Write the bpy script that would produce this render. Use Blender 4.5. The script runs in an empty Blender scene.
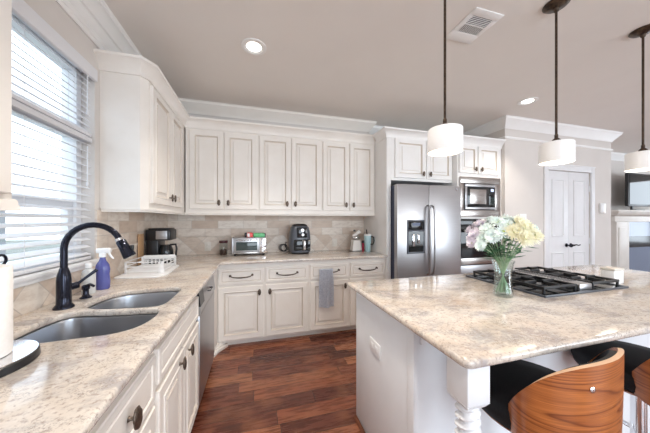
import bpy, bmesh, math, random
from mathutils import Vector, Matrix
random.seed(7)
R = math.radians
PI = math.pi
S = bpy.context.scene
COL = S.collection

# ------------------------------------------------------------------ camera, world, lights, exposure
cam_d = bpy.data.cameras.new('camera')
cam_d.sensor_width = 36.0
cam_d.lens = 248.0 / 650.0 * 36.0
cam_d.shift_y = 3.8 / 650.0
cam_d.clip_start = 0.02
cam = bpy.data.objects.new('camera', cam_d)
cam.location = (0, 0, 1.34)
cam.rotation_euler = (R(90), 0, R(-15.7))
COL.objects.link(cam)
S.camera = cam

S.view_settings.view_transform = 'Standard'
S.view_settings.look = 'None'
S.view_settings.gamma = 1.0
S.view_settings.use_curve_mapping = False
S.view_settings.exposure = -0.10
S.cycles.use_denoising = True
S.cycles.max_bounces = 10
S.cycles.diffuse_bounces = 6

wd = bpy.data.worlds.new('sky')
S.world = wd
wd.use_nodes = True
wn = wd.node_tree.nodes
wn['Background'].inputs[0].default_value = (0.74, 0.87, 1.0, 1)
wn['Background'].inputs[1].default_value = 3.3


def area(name, loc, rot, sx, sy, power, col=(1, 1, 1)):
    d = bpy.data.lights.new(name, 'AREA')
    d.shape = 'RECTANGLE'
    d.size, d.size_y, d.energy, d.color = sx, sy, power, col
    o = bpy.data.objects.new(name, d)
    o.location, o.rotation_euler = loc, rot
    COL.objects.link(o)
    return o


# daylight coming in through the two big windows of the wall behind the photographer
area('daylight_rear_window', (1.2, -3.02, 1.45), (R(90), 0, 0), 2.6, 1.9, 85, (0.82, 0.91, 1.0))
area('daylight_rear_glass_door', (5.6, -3.02, 1.45), (R(90), 0, 0), 3.2, 1.9, 110, (0.88, 0.94, 1.0))

# and through the side window of the living room
area('daylight_side_window', (9.17, 1.7, 1.55), (0, R(90), 0), 1.5, 1.7, 22, (0.88, 0.94, 1.0))

# ------------------------------------------------------------------ materials


def mat(name, col=(.8, .8, .8), rough=.5, metal=0.0, **kw):
    m = bpy.data.materials.new(name)
    m.use_nodes = True
    b = m.node_tree.nodes['Principled BSDF']
    b.inputs['Base Color'].default_value = (*col, 1)
    b.inputs['Roughness'].default_value = rough
    b.inputs['Metallic'].default_value = metal
    for k, v in kw.items():
        b.inputs[k.replace('_', ' ')].default_value = v
    return m


class NT:
    def __init__(s, m):
        s.t = m.node_tree
        s.b = s.t.nodes['Principled BSDF']

    def n(s, typ, **kw):
        x = s.t.nodes.new(typ)
        for k, v in kw.items():
            setattr(x, k, v)
        return x

    def l(s, a, b):
        s.t.links.new(a, b)

    def math(s, op, a, b=None, c=None):
        x = s.n('ShaderNodeMath', operation=op)
        for i, v in enumerate((a, b, c)):
            if v is None:
                continue
            if isinstance(v, (int, float)):
                x.inputs[i].default_value = v
            else:
                s.l(v, x.inputs[i])
        return x.outputs[0]

    def ramp(s, fac, stops, interp='LINEAR'):
        x = s.n('ShaderNodeValToRGB')
        cr = x.color_ramp
        cr.interpolation = interp
        while len(cr.elements) > 1:
            cr.elements.remove(cr.elements[-1])
        cr.elements[0].position = stops[0][0]
        cr.elements[0].color = (*stops[0][1], 1)
        for p, c in stops[1:]:
            e = cr.elements.new(p)
            e.color = (*c, 1)
        s.l(fac, x.inputs[0])
        return x.outputs[0]

    def noise(s, vec, scale, detail=4, rough=.55):
        x = s.n('ShaderNodeTexNoise')
        x.inputs['Scale'].default_value = scale
        x.inputs['Detail'].default_value = detail
        x.inputs['Roughness'].default_value = rough
        s.l(vec, x.inputs['Vector'])
        return x.outputs['Fac']

    def mix(s, fac, a, b, mode='MIX'):
        x = s.n('ShaderNodeMix', data_type='RGBA', blend_type=mode)
        if isinstance(fac, (int, float)):
            x.inputs[0].default_value = fac
        else:
            s.l(fac, x.inputs[0])
        for i, v in ((6, a), (7, b)):
            if isinstance(v, tuple):
                x.inputs[i].default_value = (*v, 1)
            else:
                s.l(v, x.inputs[i])
        return x.outputs[2]

    def pos(s):
        return s.n('ShaderNodeNewGeometry').outputs['Position']

    def objc(s):
        return s.n('ShaderNodeTexCoord').outputs['Object']

    def mapping(s, vec, scale=(1, 1, 1), rot=(0, 0, 0), loc=(0, 0, 0)):
        x = s.n('ShaderNodeMapping')
        x.inputs['Scale'].default_value = scale
        x.inputs['Rotation'].default_value = rot
        x.inputs['Location'].default_value = loc
        s.l(vec, x.inputs[0])
        return x.outputs[0]

    def col(s, v):
        s.l(v, s.b.inputs['Base Color'])

    def bump(s, h, strength=.2, dist=.01):
        x = s.n('ShaderNodeBump')
        x.inputs['Strength'].default_value = strength
        x.inputs['Distance'].default_value = dist
        s.l(h, x.inputs['Height'])
        s.l(x.outputs[0], s.b.inputs['Normal'])


def noisy(name, c1, c2, scale, rough=.5, metal=0, stretch=(1, 1, 1), bump=0):
    m = mat(name, c1, rough, metal)
    t = NT(m)
    f = t.noise(t.mapping(t.objc(), stretch), scale)
    t.col(t.ramp(f, [(.35, c1), (.65, c2)]))
    if bump:
        t.bump(f, bump, .003)
    return m


M = {}
M['cream'] = noisy('cream_cabinet_paint', (.80, .755, .70), (.83, .79, .74), 6, .38)
M['glaze'] = mat('brown_glaze_in_grooves', (.66, .59, .52), .5)
M['white'] = noisy('white_paint', (.83, .82, .80), (.86, .85, .84), 5, .4)
M['island'] = noisy('island_white_window_tint', (.79, .805, .83), (.82, .835, .86), 5, .4)  # white paint with the sink window's bluish light put into its colour
M['wall'] = noisy('greige_wall_paint', (.66, .62, .585), (.685, .645, .61), 3, .8)
M['ceiling'] = noisy('ceiling_paint', (.78, .74, .70), (.80, .76, .72), 2, .9)
M['door'] = noisy('grey_white_door_paint', (.74, .74, .75), (.77, .77, .78), 5, .45)
M['bronze'] = noisy('dark_bronze', (.055, .042, .035), (.12, .085, .06), 60, .38, .85)
M['bronzelight'] = noisy('antique_bronze', (.07, .055, .045), (.18, .14, .11), 90, .4, .8)
M['black'] = mat('black_plastic', (.012, .012, .014), .3)
M['blackmatte'] = mat('black_cast_iron', (.010, .010, .012), .5)
M['faucet'] = mat('oil_rubbed_bronze', (.022, .024, .038), .16, .7)
M['glassblack'] = mat('black_glass', (.012, .014, .016), .06)
M['chrome'] = mat('chrome', (.8, .8, .82), .12, 1.0)
M['plastic'] = mat('white_plastic', (.85, .85, .85), .35)
M['almond'] = mat('almond_plastic', (.75, .70, .63), .4)
M['paper'] = noisy('paper_towel', (.88, .86, .83), (.92, .90, .88), 90, .9, bump=.1)
M['leather'] = noisy('black_leather', (.006, .006, .008), (.010, .010, .012), 140, .6, bump=.1)
M['leather'].node_tree.nodes['Principled BSDF'].inputs['Specular IOR Level'].default_value = .25
M['plyedge'] = mat('plywood_edge', (.62, .40, .25), .45)
M['blind'] = mat('blind_slat', (.78, .79, .82), .5)
M['vinyl'] = mat('window_vinyl', (.84, .85, .87), .4)
M['green'] = noisy('green_wrapper', (.10, .42, .17), (.16, .52, .24), 25, .4)
M['red'] = noisy('red_wrapper', (.65, .05, .05), (.75, .10, .09), 25, .4)
M['redlid'] = mat('red_plastic', (.45, .01, .05), .35)
M['tumbler'] = mat('pale_blue_enamel', (.42, .62, .66), .3)
M['mixergrey'] = mat('warm_white_enamel', (.80, .77, .74), .3)
M['lid'] = mat('dark_red_lid', (.06, .015, .02), .35)
M['coffee'] = noisy('coffee_beans', (.02, .008, .006), (.09, .035, .02), 180, .6)
M['spray'] = mat('violet_blue_bottle', (.10, .11, .34), .22)
M['soapclear'] = mat('frosted_bottle', (.80, .82, .82), .25, Transmission_Weight=.35)
M['kraft'] = mat('kraft_brown_board', (.50, .30, .16), .7)
M['teal'] = mat('dark_screen', (.05, .07, .07), .1)
M['grass'] = noisy('lawn', (.17, .18, .15), (.23, .23, .20), 4, .9)
M['bark'] = mat('bark', (.20, .16, .13), .9)
M['leafout'] = noisy('outdoor_foliage', (.09, .12, .07), (.16, .20, .12), 3, .8)
M['siding'] = noisy('pale_siding', (.25, .25, .26), (.30, .30, .31), 2, .8, stretch=(1, 1, 14))
M['roof'] = noisy('grey_shingles', (.11, .11, .12), (.16, .16, .17), 9, .9)
M['stem'] = noisy('stem_green', (.22, .38, .20), (.38, .52, .32), 30, .5)
M['leaf'] = noisy('leaf_green', (.035, .14, .06), (.09, .26, .12), 30, .5)
M['lav'] = noisy('lavender_petal', (.77, .72, .83), (.86, .83, .90), 40, .6)
M['aqua'] = noisy('aqua_petal', (.76, .87, .86), (.88, .94, .93), 40, .6)
M['yellow'] = noisy('pale_yellow_petal', (.93, .90, .68), (.95, .94, .82), 40, .6)
M['yelcore'] = mat('flower_eye', (.45, .55, .15), .7)
M['hearth'] = mat('fireplace_tile', (.20, .24, .33), .12)
M['firebox'] = mat('firebox_black', (.015, .017, .025), .15)
M['mantel'] = noisy('mantel_paint', (.70, .66, .61), (.74, .70, .65), 5, .45)


def emis(name, col, strength):
    m = mat(name, col, .4)
    b = m.node_tree.nodes['Principled BSDF']
    b.inputs['Emission Color'].default_value = (*col, 1)
    b.inputs['Emission Strength'].default_value = strength
    return m


M['shade'] = emis('lit_opal_glass', (.82, .81, .80), .15)
M['bulb'] = emis('lit_diffuser', (1.0, .92, .80), 2.2)
M['led'] = emis('lit_downlight', (1.0, .96, .88), 6.0)
M['display'] = emis('lit_display', (.55, .65, 1.0), .7)

# stainless steel: brushed, vertical or horizontal grain


def steel(name, c=(.50, .50, .515), rough=.37, stretch=(2, 2, 160)):
    m = mat(name, c, rough, 1.0)
    t = NT(m)
    f = t.noise(t.mapping(t.objc(), stretch), 2.0, 3)
    t.l(t.math('MULTIPLY_ADD', f, .16, rough - .08), t.b.inputs['Roughness'])
    t.col(t.ramp(f, [(.3, tuple(x * .92 for x in c)), (.7, c)]))
    t.bump(f, .03, .001)
    return m


M['steel'] = steel('brushed_steel')
M['steeldark'] = steel('brushed_steel_warm', (.50, .47, .45), .28)
M['sink'] = noisy('sink_steel', (.44, .46, .50), (.48, .50, .54), 8, .32, 1.0)
M['fryer'] = mat('slate_grey_plastic', (.085, .095, .115), .3)
M['caseblue'] = mat('dark_refrigerator_case', (.05, .06, .10), .35, .3)

# clear glass


def thin_glass(name, tint, lo, hi):
    g = mat(name, tint, .02)
    t = NT(g)
    tr = t.n('ShaderNodeBsdfTransparent')
    tr.inputs[0].default_value = (*tint, 1)
    gl = t.n('ShaderNodeBsdfGlossy')
    gl.inputs['Roughness'].default_value = .03
    lw = t.n('ShaderNodeLayerWeight')
    lw.inputs[0].default_value = .35
    mx = t.n('ShaderNodeMixShader')
    t.l(t.math('MULTIPLY_ADD', lw.outputs['Facing'], hi, lo), mx.inputs[0])
    t.l(tr.outputs[0], mx.inputs[1])
    t.l(gl.outputs[0], mx.inputs[2])
    t.l(mx.outputs[0], t.t.nodes['Material Output'].inputs[0])
    return g


M['glass'] = thin_glass('clear_glass', (.93, .97, .96), .05, .45)
M['water'] = thin_glass('vase_water', (.95, .985, .97), .02, .12)
g = mat('window_pane', (1, 1, 1), .0)
t = NT(g)
tr = t.n('ShaderNodeBsdfTransparent')
gl = t.n('ShaderNodeBsdfGlossy')
gl.inputs['Roughness'].default_value = .02
mx = t.n('ShaderNodeMixShader')
mx.inputs[0].default_value = .05
t.l(tr.outputs[0], mx.inputs[1])
t.l(gl.outputs[0], mx.inputs[2])
t.l(mx.outputs[0], t.t.nodes['Material Output'].inputs[0])
M['pane'] = g


def granite():
    m = mat('cream_granite', (.7, .6, .5), .09)
    t = NT(m)
    p = t.pos()
    warp = t.n('ShaderNodeTexNoise')
    warp.inputs['Scale'].default_value = 3.0
    t.l(p, warp.inputs['Vector'])
    pw = t.n('ShaderNodeVectorMath', operation='MULTIPLY_ADD')
    t.l(warp.outputs['Color'], pw.inputs[0])
    pw.inputs[1].default_value = (.25, .25, .25)
    t.l(p, pw.inputs[2])
    q = pw.outputs[0]
    base = t.ramp(t.noise(q, 4.5, 5), [(.28, (.60, .47, .37)), (.42, (.66, .57, .485)), (.58, (.70, .635, .565)), (.75, (.71, .675, .635))])
    veins = t.noise(t.mapping(q, (1.0, 2.2, 1), (0, 0, R(35))), 5, 8, .68)
    c = t.mix(t.ramp(veins, [(.49, (0, 0, 0)), (.64, (.7, .7, .7))]), base, (.33, .31, .32))
    grain = t.noise(p, 70, 4, .65)
    c = t.mix(t.ramp(grain, [(.36, (.8, .8, .8)), (.48, (0, 0, 0))]), c, (.38, .31, .27))
    c = t.mix(t.ramp(t.noise(p, 45, 3, .6), [(.56, (0, 0, 0)), (.68, (.7, .7, .7))]), c, (.74, .68, .61))
    st = t.mapping(q, (1.0, 2.3, 1), (0, 0, R(35)))
    mask = t.ramp(t.noise(st, 7, 6, .68), [(.48, (0, 0, 0)), (.62, (1, 1, 1))])
    spk = t.ramp(t.noise(p, 210, 3, .65), [(.50, (0, 0, 0)), (.62, (.75, .75, .75))])
    c = t.mix(t.math('MULTIPLY', mask, spk), c, (.20, .165, .15))
    t.b.inputs['Specular IOR Level'].default_value = .75
    t.col(c)
    return m


M['granite'] = granite()


def wood_floor():
    m = mat('cherry_plank_floor', (.2, .07, .04), .3)
    t = NT(m)
    sp = t.n('ShaderNodeSeparateXYZ')
    t.l(t.pos(), sp.inputs[0])
    x, y = sp.outputs[0], sp.outputs[1]
    v = t.math('DIVIDE', y, .127)
    row = t.math('FLOOR', v)
    w1 = t.n('ShaderNodeTexWhiteNoise', noise_dimensions='1D')
    t.l(row, w1.inputs['W'])
    u = t.math('ADD', t.math('DIVIDE', x, .85), t.math('MULTIPLY', w1.outputs['Value'], 7.3))
    colm = t.math('FLOOR', u)
    cb = t.n('ShaderNodeCombineXYZ')
    t.l(row, cb.inputs[0])
    t.l(colm, cb.inputs[1])
    w2 = t.n('ShaderNodeTexWhiteNoise', noise_dimensions='2D')
    t.l(cb.outputs[0], w2.inputs['Vector'])
    tone = t.ramp(w2.outputs['Value'], [(0, (.085, .026, .017)), (.3, (.17, .050, .027)), (.65, (.27, .085, .042)), (1, (.40, .155, .075))])
    off = t.n('ShaderNodeVectorMath', operation='MULTIPLY_ADD')
    t.l(w2.outputs['Color'], off.inputs[0])
    off.inputs[1].default_value = (9, 9, 9)
    t.l(t.pos(), off.inputs[2])
    gr = t.noise(t.mapping(off.outputs[0], (1.6, 14, 1)), 3.2, 7, .62)
    c = t.mix(t.ramp(gr, [(.30, (.85, .85, .85)), (.60, (0, 0, 0))]), tone, (.045, .014, .010))
    blot = t.noise(off.outputs[0], 5, 3, .5)
    c = t.mix(t.ramp(blot, [(.5, (0, 0, 0)), (.75, (.5, .5, .5))]), c, (.36, .15, .075))
    fv = t.math('ABSOLUTE', t.math('SUBTRACT', t.math('FRACT', v), .5))
    fu = t.math('ABSOLUTE', t.math('SUBTRACT', t.math('FRACT', u), .5))
    gap = t.math('MAXIMUM', t.math('GREATER_THAN', fv, .487), t.math('GREATER_THAN', fu, .4978))
    c = t.mix(gap, c, (.022, .008, .006))
    t.col(c)
    t.l(t.math('MULTIPLY_ADD', gr, .15, .20), t.b.inputs['Roughness'])
    t.bump(t.math('SUBTRACT', t.math('MULTIPLY', gr, .3), gap), .25, .002)
    return m


M['floor'] = wood_floor()


def travertine(axis):
    """axis: 0 for the wall that runs along X, 1 for the one that runs along Y"""
    m = mat('travertine_tile_' + 'xy'[axis], (.6, .5, .4), .45)
    t = NT(m)
    sp = t.n('ShaderNodeSeparateXYZ')
    t.l(t.pos(), sp.inputs[0])
    u, z = sp.outputs[axis], sp.outputs[2]

    def grid(uu, vv, W, H, stag, tag):
        v = t.math('DIVIDE', vv, H)
        row = t.math('FLOOR', v)
        a = t.math('ADD', t.math('DIVIDE', uu, W), t.math('MULTIPLY', row, stag))
        cb = t.n('ShaderNodeCombineXYZ')
        t.l(row, cb.inputs[0])
        t.l(t.math('FLOOR', a), cb.inputs[1])
        cb.inputs[2].default_value = tag
        w = t.n('ShaderNodeTexWhiteNoise', noise_dimensions='3D')
        t.l(cb.outputs[0], w.inputs['Vector'])
        g1 = t.math('GREATER_THAN', t.math('ABSOLUTE', t.math('SUBTRACT', t.math('FRACT', v), .5)), .5 - .0022 / H)
        g2 = t.math('GREATER_THAN', t.math('ABSOLUTE', t.math('SUBTRACT', t.math('FRACT', a), .5)), .5 - .0022 / W)
        return w.outputs['Value'], t.math('MAXIMUM', g1, g2)

    r1, g1 = grid(u, t.math('SUBTRACT', z, 1.135), .305, .10, .5, 1)
    d1 = t.math('MULTIPLY', t.math('ADD', u, z), .7071)
    d2 = t.math('MULTIPLY', t.math('SUBTRACT', u, z), .7071)
    r2, g2 = grid(d1, d2, .152, .152, 0, 2)
    upper = t.math('GREATER_THAN', z, 1.135)
    r = t.math('ADD', t.math('MULTIPLY', upper, r1), t.math('MULTIPLY', t.math('SUBTRACT', 1.0, upper), r2))
    gp = t.math('ADD', t.math('MULTIPLY', upper, g1), t.math('MULTIPLY', t.math('SUBTRACT', 1.0, upper), g2))
    tone = t.ramp(r, [(0, (.60, .48, .39)), (.4, (.71, .61, .52)), (.75, (.77, .69, .61)), (1, (.82, .76, .69))])
    mott = t.noise(t.mapping(t.pos(), (1, 1, 2.5)), 12, 6, .6)
    c = t.mix(t.ramp(mott, [(.45, (0, 0, 0)), (.75, (.55, .55, .55))]), tone, (.45, .34, .27))
    c = t.mix(gp, c, (.57, .51, .46))
    t.col(c)
    t.bump(t.math('SUBTRACT', t.math('MULTIPLY', mott, .2), gp), .3, .003)
    return m


M['tilex'] = travertine(0)
M['tiley'] = travertine(1)


def walnut():
    m = mat('walnut_veneer', (.3, .12, .05), .3)
    t = NT(m)
    o = t.objc()
    # rings pulled out along the height-tilted length of the shell
    n = t.n('ShaderNodeTexNoise')
    n.inputs['Scale'].default_value = 1.1
    n.inputs['Detail'].default_value = 1.5
    n.inputs['Roughness'].default_value = .4
    mp = t.mapping(o, (.55, .55, 7.5), (0, R(-8), 0))
    t.l(mp, n.inputs['Vector'])
    bands = t.math('FRACT', t.math('MULTIPLY', n.outputs['Fac'], 19.0))
    fine = t.noise(t.mapping(o, (2, 2, 130), (0, R(-8), 0)), 3, 4, .7)
    c = t.ramp(bands, [(0, (.15, .036, .010)), (.15, (.36, .105, .028)), (.6, (.50, .165, .045)), (.9, (.40, .125, .034)), (1, (.17, .042, .012))])
    c = t.mix(t.ramp(fine, [(.36, (.6, .6, .6)), (.56, (0, 0, 0))]), c, (.20, .06, .02))
    t.col(c)
    return m


M['walnut'] = walnut()
M['towel'] = noisy('blue_grey_terry', (.56, .59, .67), (.72, .75, .82), 70, .95, bump=.5)

# ------------------------------------------------------------------ object helpers


def loc_of(o):
    v = Vector((0, 0, 0))
    while o is not None:
        v = v + o.location
        o = o.parent
    return v


class MB:
    """collects shapes; build() links them as one mesh object"""

    def __init__(s):
        s.bm = bmesh.new()

    def box(s, x0, x1, y0, y1, z0, z1, bev=0.0, seg=2, mi=0):
        vs = [s.bm.verts.new((x, y, z)) for x in (x0, x1) for y in (y0, y1) for z in (z0, z1)]
        fs = []
        for idx in ((0, 1, 3, 2), (4, 6, 7, 5), (0, 4, 5, 1), (2, 3, 7, 6), (0, 2, 6, 4), (1, 5, 7, 3)):
            f = s.bm.faces.new([vs[i] for i in idx])
            f.material_index = mi
            fs.append(f)
        bmesh.ops.recalc_face_normals(s.bm, faces=fs)
        if bev > 0:
            es = list({e for f in fs for e in f.edges})
            r = bmesh.ops.bevel(s.bm, geom=es, offset=bev, segments=seg, profile=.5, affect='EDGES')
            for f in r['faces']:
                f.material_index = mi
        return s

    def lathe(s, prof, c=(0, 0, 0), n=24, axis=(0, 0, 1), mi=0, sx=1, sy=1):
        """prof: (radius, height) list; rings with radius 0 become poles"""
        ax = Vector(axis).normalized()
        rot = Vector((0, 0, 1)).rotation_difference(ax).to_matrix()
        c = Vector(c)
        rings = []
        for r, h in prof:
            if r < 1e-6:
                rings.append([s.bm.verts.new(c + rot @ Vector((0, 0, h)))])
            else:
                rings.append([s.bm.verts.new(c + rot @ Vector((r * math.cos(2 * PI * k / n) * sx, r * math.sin(2 * PI * k / n) * sy, h))) for k in range(n)])
        for a, b in zip(rings[:-1], rings[1:]):
            for k in range(n):
                k2 = (k + 1) % n
                if len(a) == 1 and len(b) == 1:
                    continue
                if len(a) == 1:
                    f = s.bm.faces.new((a[0], b[k2], b[k]))
                elif len(b) == 1:
                    f = s.bm.faces.new((a[k], a[k2], b[0]))
                else:
                    f = s.bm.faces.new((a[k], a[k2], b[k2], b[k]))
                f.material_index = mi
        for rg, rev in ((rings[0], True), (rings[-1], False)):
            if len(rg) > 2:
                f = s.bm.faces.new(rg[::-1] if rev else rg)
                f.material_index = mi
        return s

    def cyl(s, a, b, r, n=16, r2=None, mi=0):
        a, b = Vector(a), Vector(b)
        d = b - a
        return s.lathe([(r, 0), (r if r2 is None else r2, d.length)], a, n, d, mi)

    def tube(s, pts, r, n=10, mi=0, closed=False):
        pts = [Vector(p) for p in pts]
        rs = r if isinstance(r, (list, tuple)) else [r] * len(pts)
        N = len(pts)
        prev = None
        rings = []
        for i, p in enumerate(pts):
            if closed:
                tg = pts[(i + 1) % N] - pts[i - 1]
            else:
                tg = pts[min(i + 1, N - 1)] - pts[max(i - 1, 0)]
            tg.normalize()
            if prev is None:
                u = tg.orthogonal().normalized()
            else:
                u = prev - tg * prev.dot(tg)
                if u.length < 1e-6:
                    u = tg.orthogonal()
                u.normalize()
            prev = u
            w = tg.cross(u)
            rings.append([s.bm.verts.new(p + (u * math.cos(2 * PI * k / n) + w * math.sin(2 * PI * k / n)) * rs[i]) for k in range(n)])
        prs = list(zip(rings[:-1], rings[1:]))
        if closed:
            prs.append((rings[-1], rings[0]))
        for a, b in prs:
            for k in range(n):
                f = s.bm.faces.new((a[k], a[(k + 1) % n], b[(k + 1) % n], b[k]))
                f.material_index = mi
        if not closed:
            s.bm.faces.new(rings[0][::-1]).material_index = mi
            s.bm.faces.new(rings[-1]).material_index = mi
        return s

    def prism(s, poly, z0, z1, bev=0.0, mi=0, seg=2):
        """poly in XY, extruded along Z"""
        a = [s.bm.verts.new((x, y, z0)) for x, y in poly]
        b = [s.bm.verts.new((x, y, z1)) for x, y in poly]
        n = len(poly)
        fs = [s.bm.faces.new(a[::-1]), s.bm.faces.new(b)]
        for k in range(n):
            fs.append(s.bm.faces.new((a[k], a[(k + 1) % n], b[(k + 1) % n], b[k])))
        for f in fs:
            f.material_index = mi
        bmesh.ops.recalc_face_normals(s.bm, faces=fs)
        if bev > 0:
            es = list(set(list(fs[0].edges) + list(fs[1].edges)))
            r = bmesh.ops.bevel(s.bm, geom=es, offset=bev, segments=seg, profile=.5, affect='EDGES')
            for f in r['faces']:
                f.material_index = mi
        return s

    def ell(s, c, rx, ry, rz, n=16, m=10, mi=0):
        prof = [(math.sin(PI * i / m), -math.cos(PI * i / m)) for i in range(m + 1)]
        rings = []
        c = Vector(c)
        for r, h in prof:
            if r < 1e-5:
                rings.append([s.bm.verts.new(c + Vector((0, 0, h * rz)))])
            else:
                rings.append([s.bm.verts.new(c + Vector((r * rx * math.cos(2 * PI * k / n), r * ry * math.sin(2 * PI * k / n), h * rz))) for k in range(n)])
        for a, b in zip(rings[:-1], rings[1:]):
            for k in range(n):
                k2 = (k + 1) % n
                if len(a) == 1:
                    f = s.bm.faces.new((a[0], b[k2], b[k]))
                elif len(b) == 1:
                    f = s.bm.faces.new((a[k], a[k2], b[0]))
                else:
                    f = s.bm.faces.new((a[k], a[k2], b[k2], b[k]))
                f.material_index = mi
        return s

    def grid(s, fn, nu, nv, mi=0, closed_u=False):
        vs = [[s.bm.verts.new(fn(i / (nu if closed_u else nu - 1), j / (nv - 1))) for j in range(nv)] for i in range(nu)]
        for i in range(nu if closed_u else nu - 1):
            for j in range(nv - 1):
                i2 = (i + 1) % nu
                s.bm.faces.new((vs[i][j], vs[i2][j], vs[i2][j + 1], vs[i][j + 1])).material_index = mi
        return s

    def sweep(s, path, prof, mi=0, closed=False):
        """path: XY points; prof: (out, z) outline; out is to the right of travel; mitred corners"""
        P = [Vector((x, y)) for x, y in path]
        n = len(P)
        rings = []
        for i, p in enumerate(P):
            d1 = (P[i] - P[i - 1]).normalized() if (i > 0 or closed) else None
            d2 = (P[(i + 1) % n] - P[i]).normalized() if (i < n - 1 or closed) else None
            r1 = Vector((d1.y, -d1.x)) if d1 else None
            r2 = Vector((d2.y, -d2.x)) if d2 else None
            if r1 is None:
                m = r2
            elif r2 is None:
                m = r1
            else:
                m = (r1 + r2)
                m = m / max(1e-6, m.dot(r1))
            rings.append([s.bm.verts.new((p.x + m.x * o, p.y + m.y * o, z)) for o, z in prof])
        k = len(prof)
        prs = list(zip(rings[:-1], rings[1:]))
        if closed:
            prs.append((rings[-1], rings[0]))
        for a, b in prs:
            for j in range(k):
                s.bm.faces.new((a[j], a[(j + 1) % k], b[(j + 1) % k], b[j])).material_index = mi
        if not closed:
            s.bm.faces.new(rings[0]).material_index = mi
            s.bm.faces.new(rings[-1][::-1]).material_index = mi
        return s

    def nested(s, loops, mi_fn=None):
        """loops of 4+ points each; quads between, cap on the last, cap on the first"""
        vs = [[s.bm.verts.new(p) for p in L] for L in loops]
        n = len(vs[0])
        for q, (a, b) in enumerate(zip(vs[:-1], vs[1:])):
            for k in range(n):
                f = s.bm.faces.new((a[k], a[(k + 1) % n], b[(k + 1) % n], b[k]))
                f.material_index = mi_fn(q) if mi_fn else 0
        s.bm.faces.new(vs[-1])
        s.bm.faces.new(vs[0][::-1])
        return s

    def build(s, name, mats, parent=None, local=False, smooth=True, angle=38, recalc=True):
        if recalc:
            bmesh.ops.recalc_face_normals(s.bm, faces=s.bm.faces[:])
        me = bpy.data.meshes.new(name)
        if parent is not None and not local:
            bmesh.ops.translate(s.bm, verts=s.bm.verts[:], vec=-loc_of(parent))
        s.bm.to_mesh(me)
        s.bm.free()
        for m in (mats if isinstance(mats, (list, tuple)) else [mats]):
            me.materials.append(M[m])
        if smooth:
            for p in me.polygons:
                p.use_smooth = True
            me.set_sharp_from_angle(angle=R(angle))
        o = bpy.data.objects.new(name, me)
        COL.objects.link(o)
        if parent is not None:
            o.parent = parent
        return o


def tag(o, label, cat, group=None):
    o['label'] = label
    o['category'] = cat
    if group:
        o['group'] = group
    return o


def thing(name, loc, label, cat, group=None, rz=0):
    o = bpy.data.objects.new(name, None)
    o.empty_display_size = .05
    o.location = loc
    o.rotation_euler = (0, 0, rz)
    COL.objects.link(o)
    return tag(o, label, cat, group)


def struct(mb, name, mats, **kw):
    o = mb.build(name, mats, None, **kw)
    o['kind'] = 'structure'
    return o


def origin_to(o, p):
    """move a top-level mesh's origin to p without moving it"""
    p = Vector(p)
    o.data.transform(Matrix.Translation(-p))
    o.location = p
    return o


def copy_tree(o, parent=None):
    c = o.copy()
    COL.objects.link(c)
    if parent is not None:
        c.parent = parent
    for ch in list(o.children):
        copy_tree(ch, c)
    return c


# ------------------------------------------------------------------ room shell
CZ = 2.74            # ceiling
WX = -1.03            # left wall face
BY = 3.43            # back wall face
HY = -3.05           # wall behind the photographer
EX = 9.2             # far right wall
PX0, PX1, PY = 3.30, 5.54, 2.61   # pantry block
LY = 3.39            # living room wall

b = MB().box(WX - .2, EX + .2, HY - .2, 3.7, -.1, 0)
struct(b, 'floor', 'floor', smooth=False)
b = MB().box(WX - .2, EX + .2, HY - .2, 3.7, CZ, CZ + .1)
struct(b, 'ceiling', 'ceiling', smooth=False)
# left wall with the window opening
WY0, WY1, WZ0, WZ1 = .98, 2.005, 1.085, 2.345
b = MB()
b.box(WX - .16, WX, HY, WY0, 0, CZ)
b.box(WX - .16, WX, WY1, 3.6, 0, CZ)
b.box(WX - .16, WX, WY0, WY1, 0, WZ0)
b.box(WX - .16, WX, WY0, WY1, WZ1, CZ)
struct(b, 'wall_left', 'wall', smooth=False)
struct(MB().box(WX, PX0, BY, BY + .15, 0, CZ), 'wall_back', 'wall', smooth=False)
struct(MB().box(WX, 1.57, 3.27, BY, 2.505, CZ), 'wall_soffit', 'wall', smooth=False)
# pantry block
DX0, DX1, DZ = 4.105, 5.035, 2.08
b = MB()
b.box(PX0, DX0, PY, PY + .12, 0, CZ)
b.box(DX1, PX1, PY, PY + .12, 0, CZ)
b.box(DX0, DX1, PY, PY + .12, DZ, CZ)
b.box(PX0, PX0 + .05, PY + .12, 3.55, 0, CZ)
b.box(PX1 - .12, PX1, PY + .12, 3.55, 0, CZ)
struct(b, 'wall_pantry', 'wall', smooth=False)
struct(MB().box(PX1, EX, LY, LY + .15, 0, CZ), 'wall_living', 'wall', smooth=False)
b = MB()
b.box(EX, EX + .15, HY, .85, 0, CZ)
b.box(EX, EX + .15, 2.55, 3.5, 0, CZ)
b.box(EX, EX + .15, .85, 2.55, 0, .8)
b.box(EX, EX + .15, .85, 2.55, 2.3, CZ)
struct(b, 'wall_right', 'wall', smooth=False)
b = MB()
for x0, x1 in ((WX - .16, -.12), (2.52, 3.98), (7.22, EX)):
    b.box(x0, x1, HY - .15, HY, 0, CZ)
for x0, x1 in ((-.12, 2.52), (3.98, 7.22)):
    b.box(x0, x1, HY - .15, HY, 0, .48)
    b.box(x0, x1, HY - .15, HY, 2.42, CZ)
struct(b, 'wall_rear', 'wall', smooth=False)

# ceiling crown mouldings
CR = [(0, 0), (.0, -.135), (.012, -.14), (.016, -.118), (.03, -.105), (.075, -.04), (.088, -.03), (.088, -.012), (.10, 0)]


def crown(path, name, k=1.0, z=CZ, m='white', pr=CR):
    b = MB().sweep(path, [(o * k, z - .001 + h * k) for o, h in pr])
    return struct(b, name, m)


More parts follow.
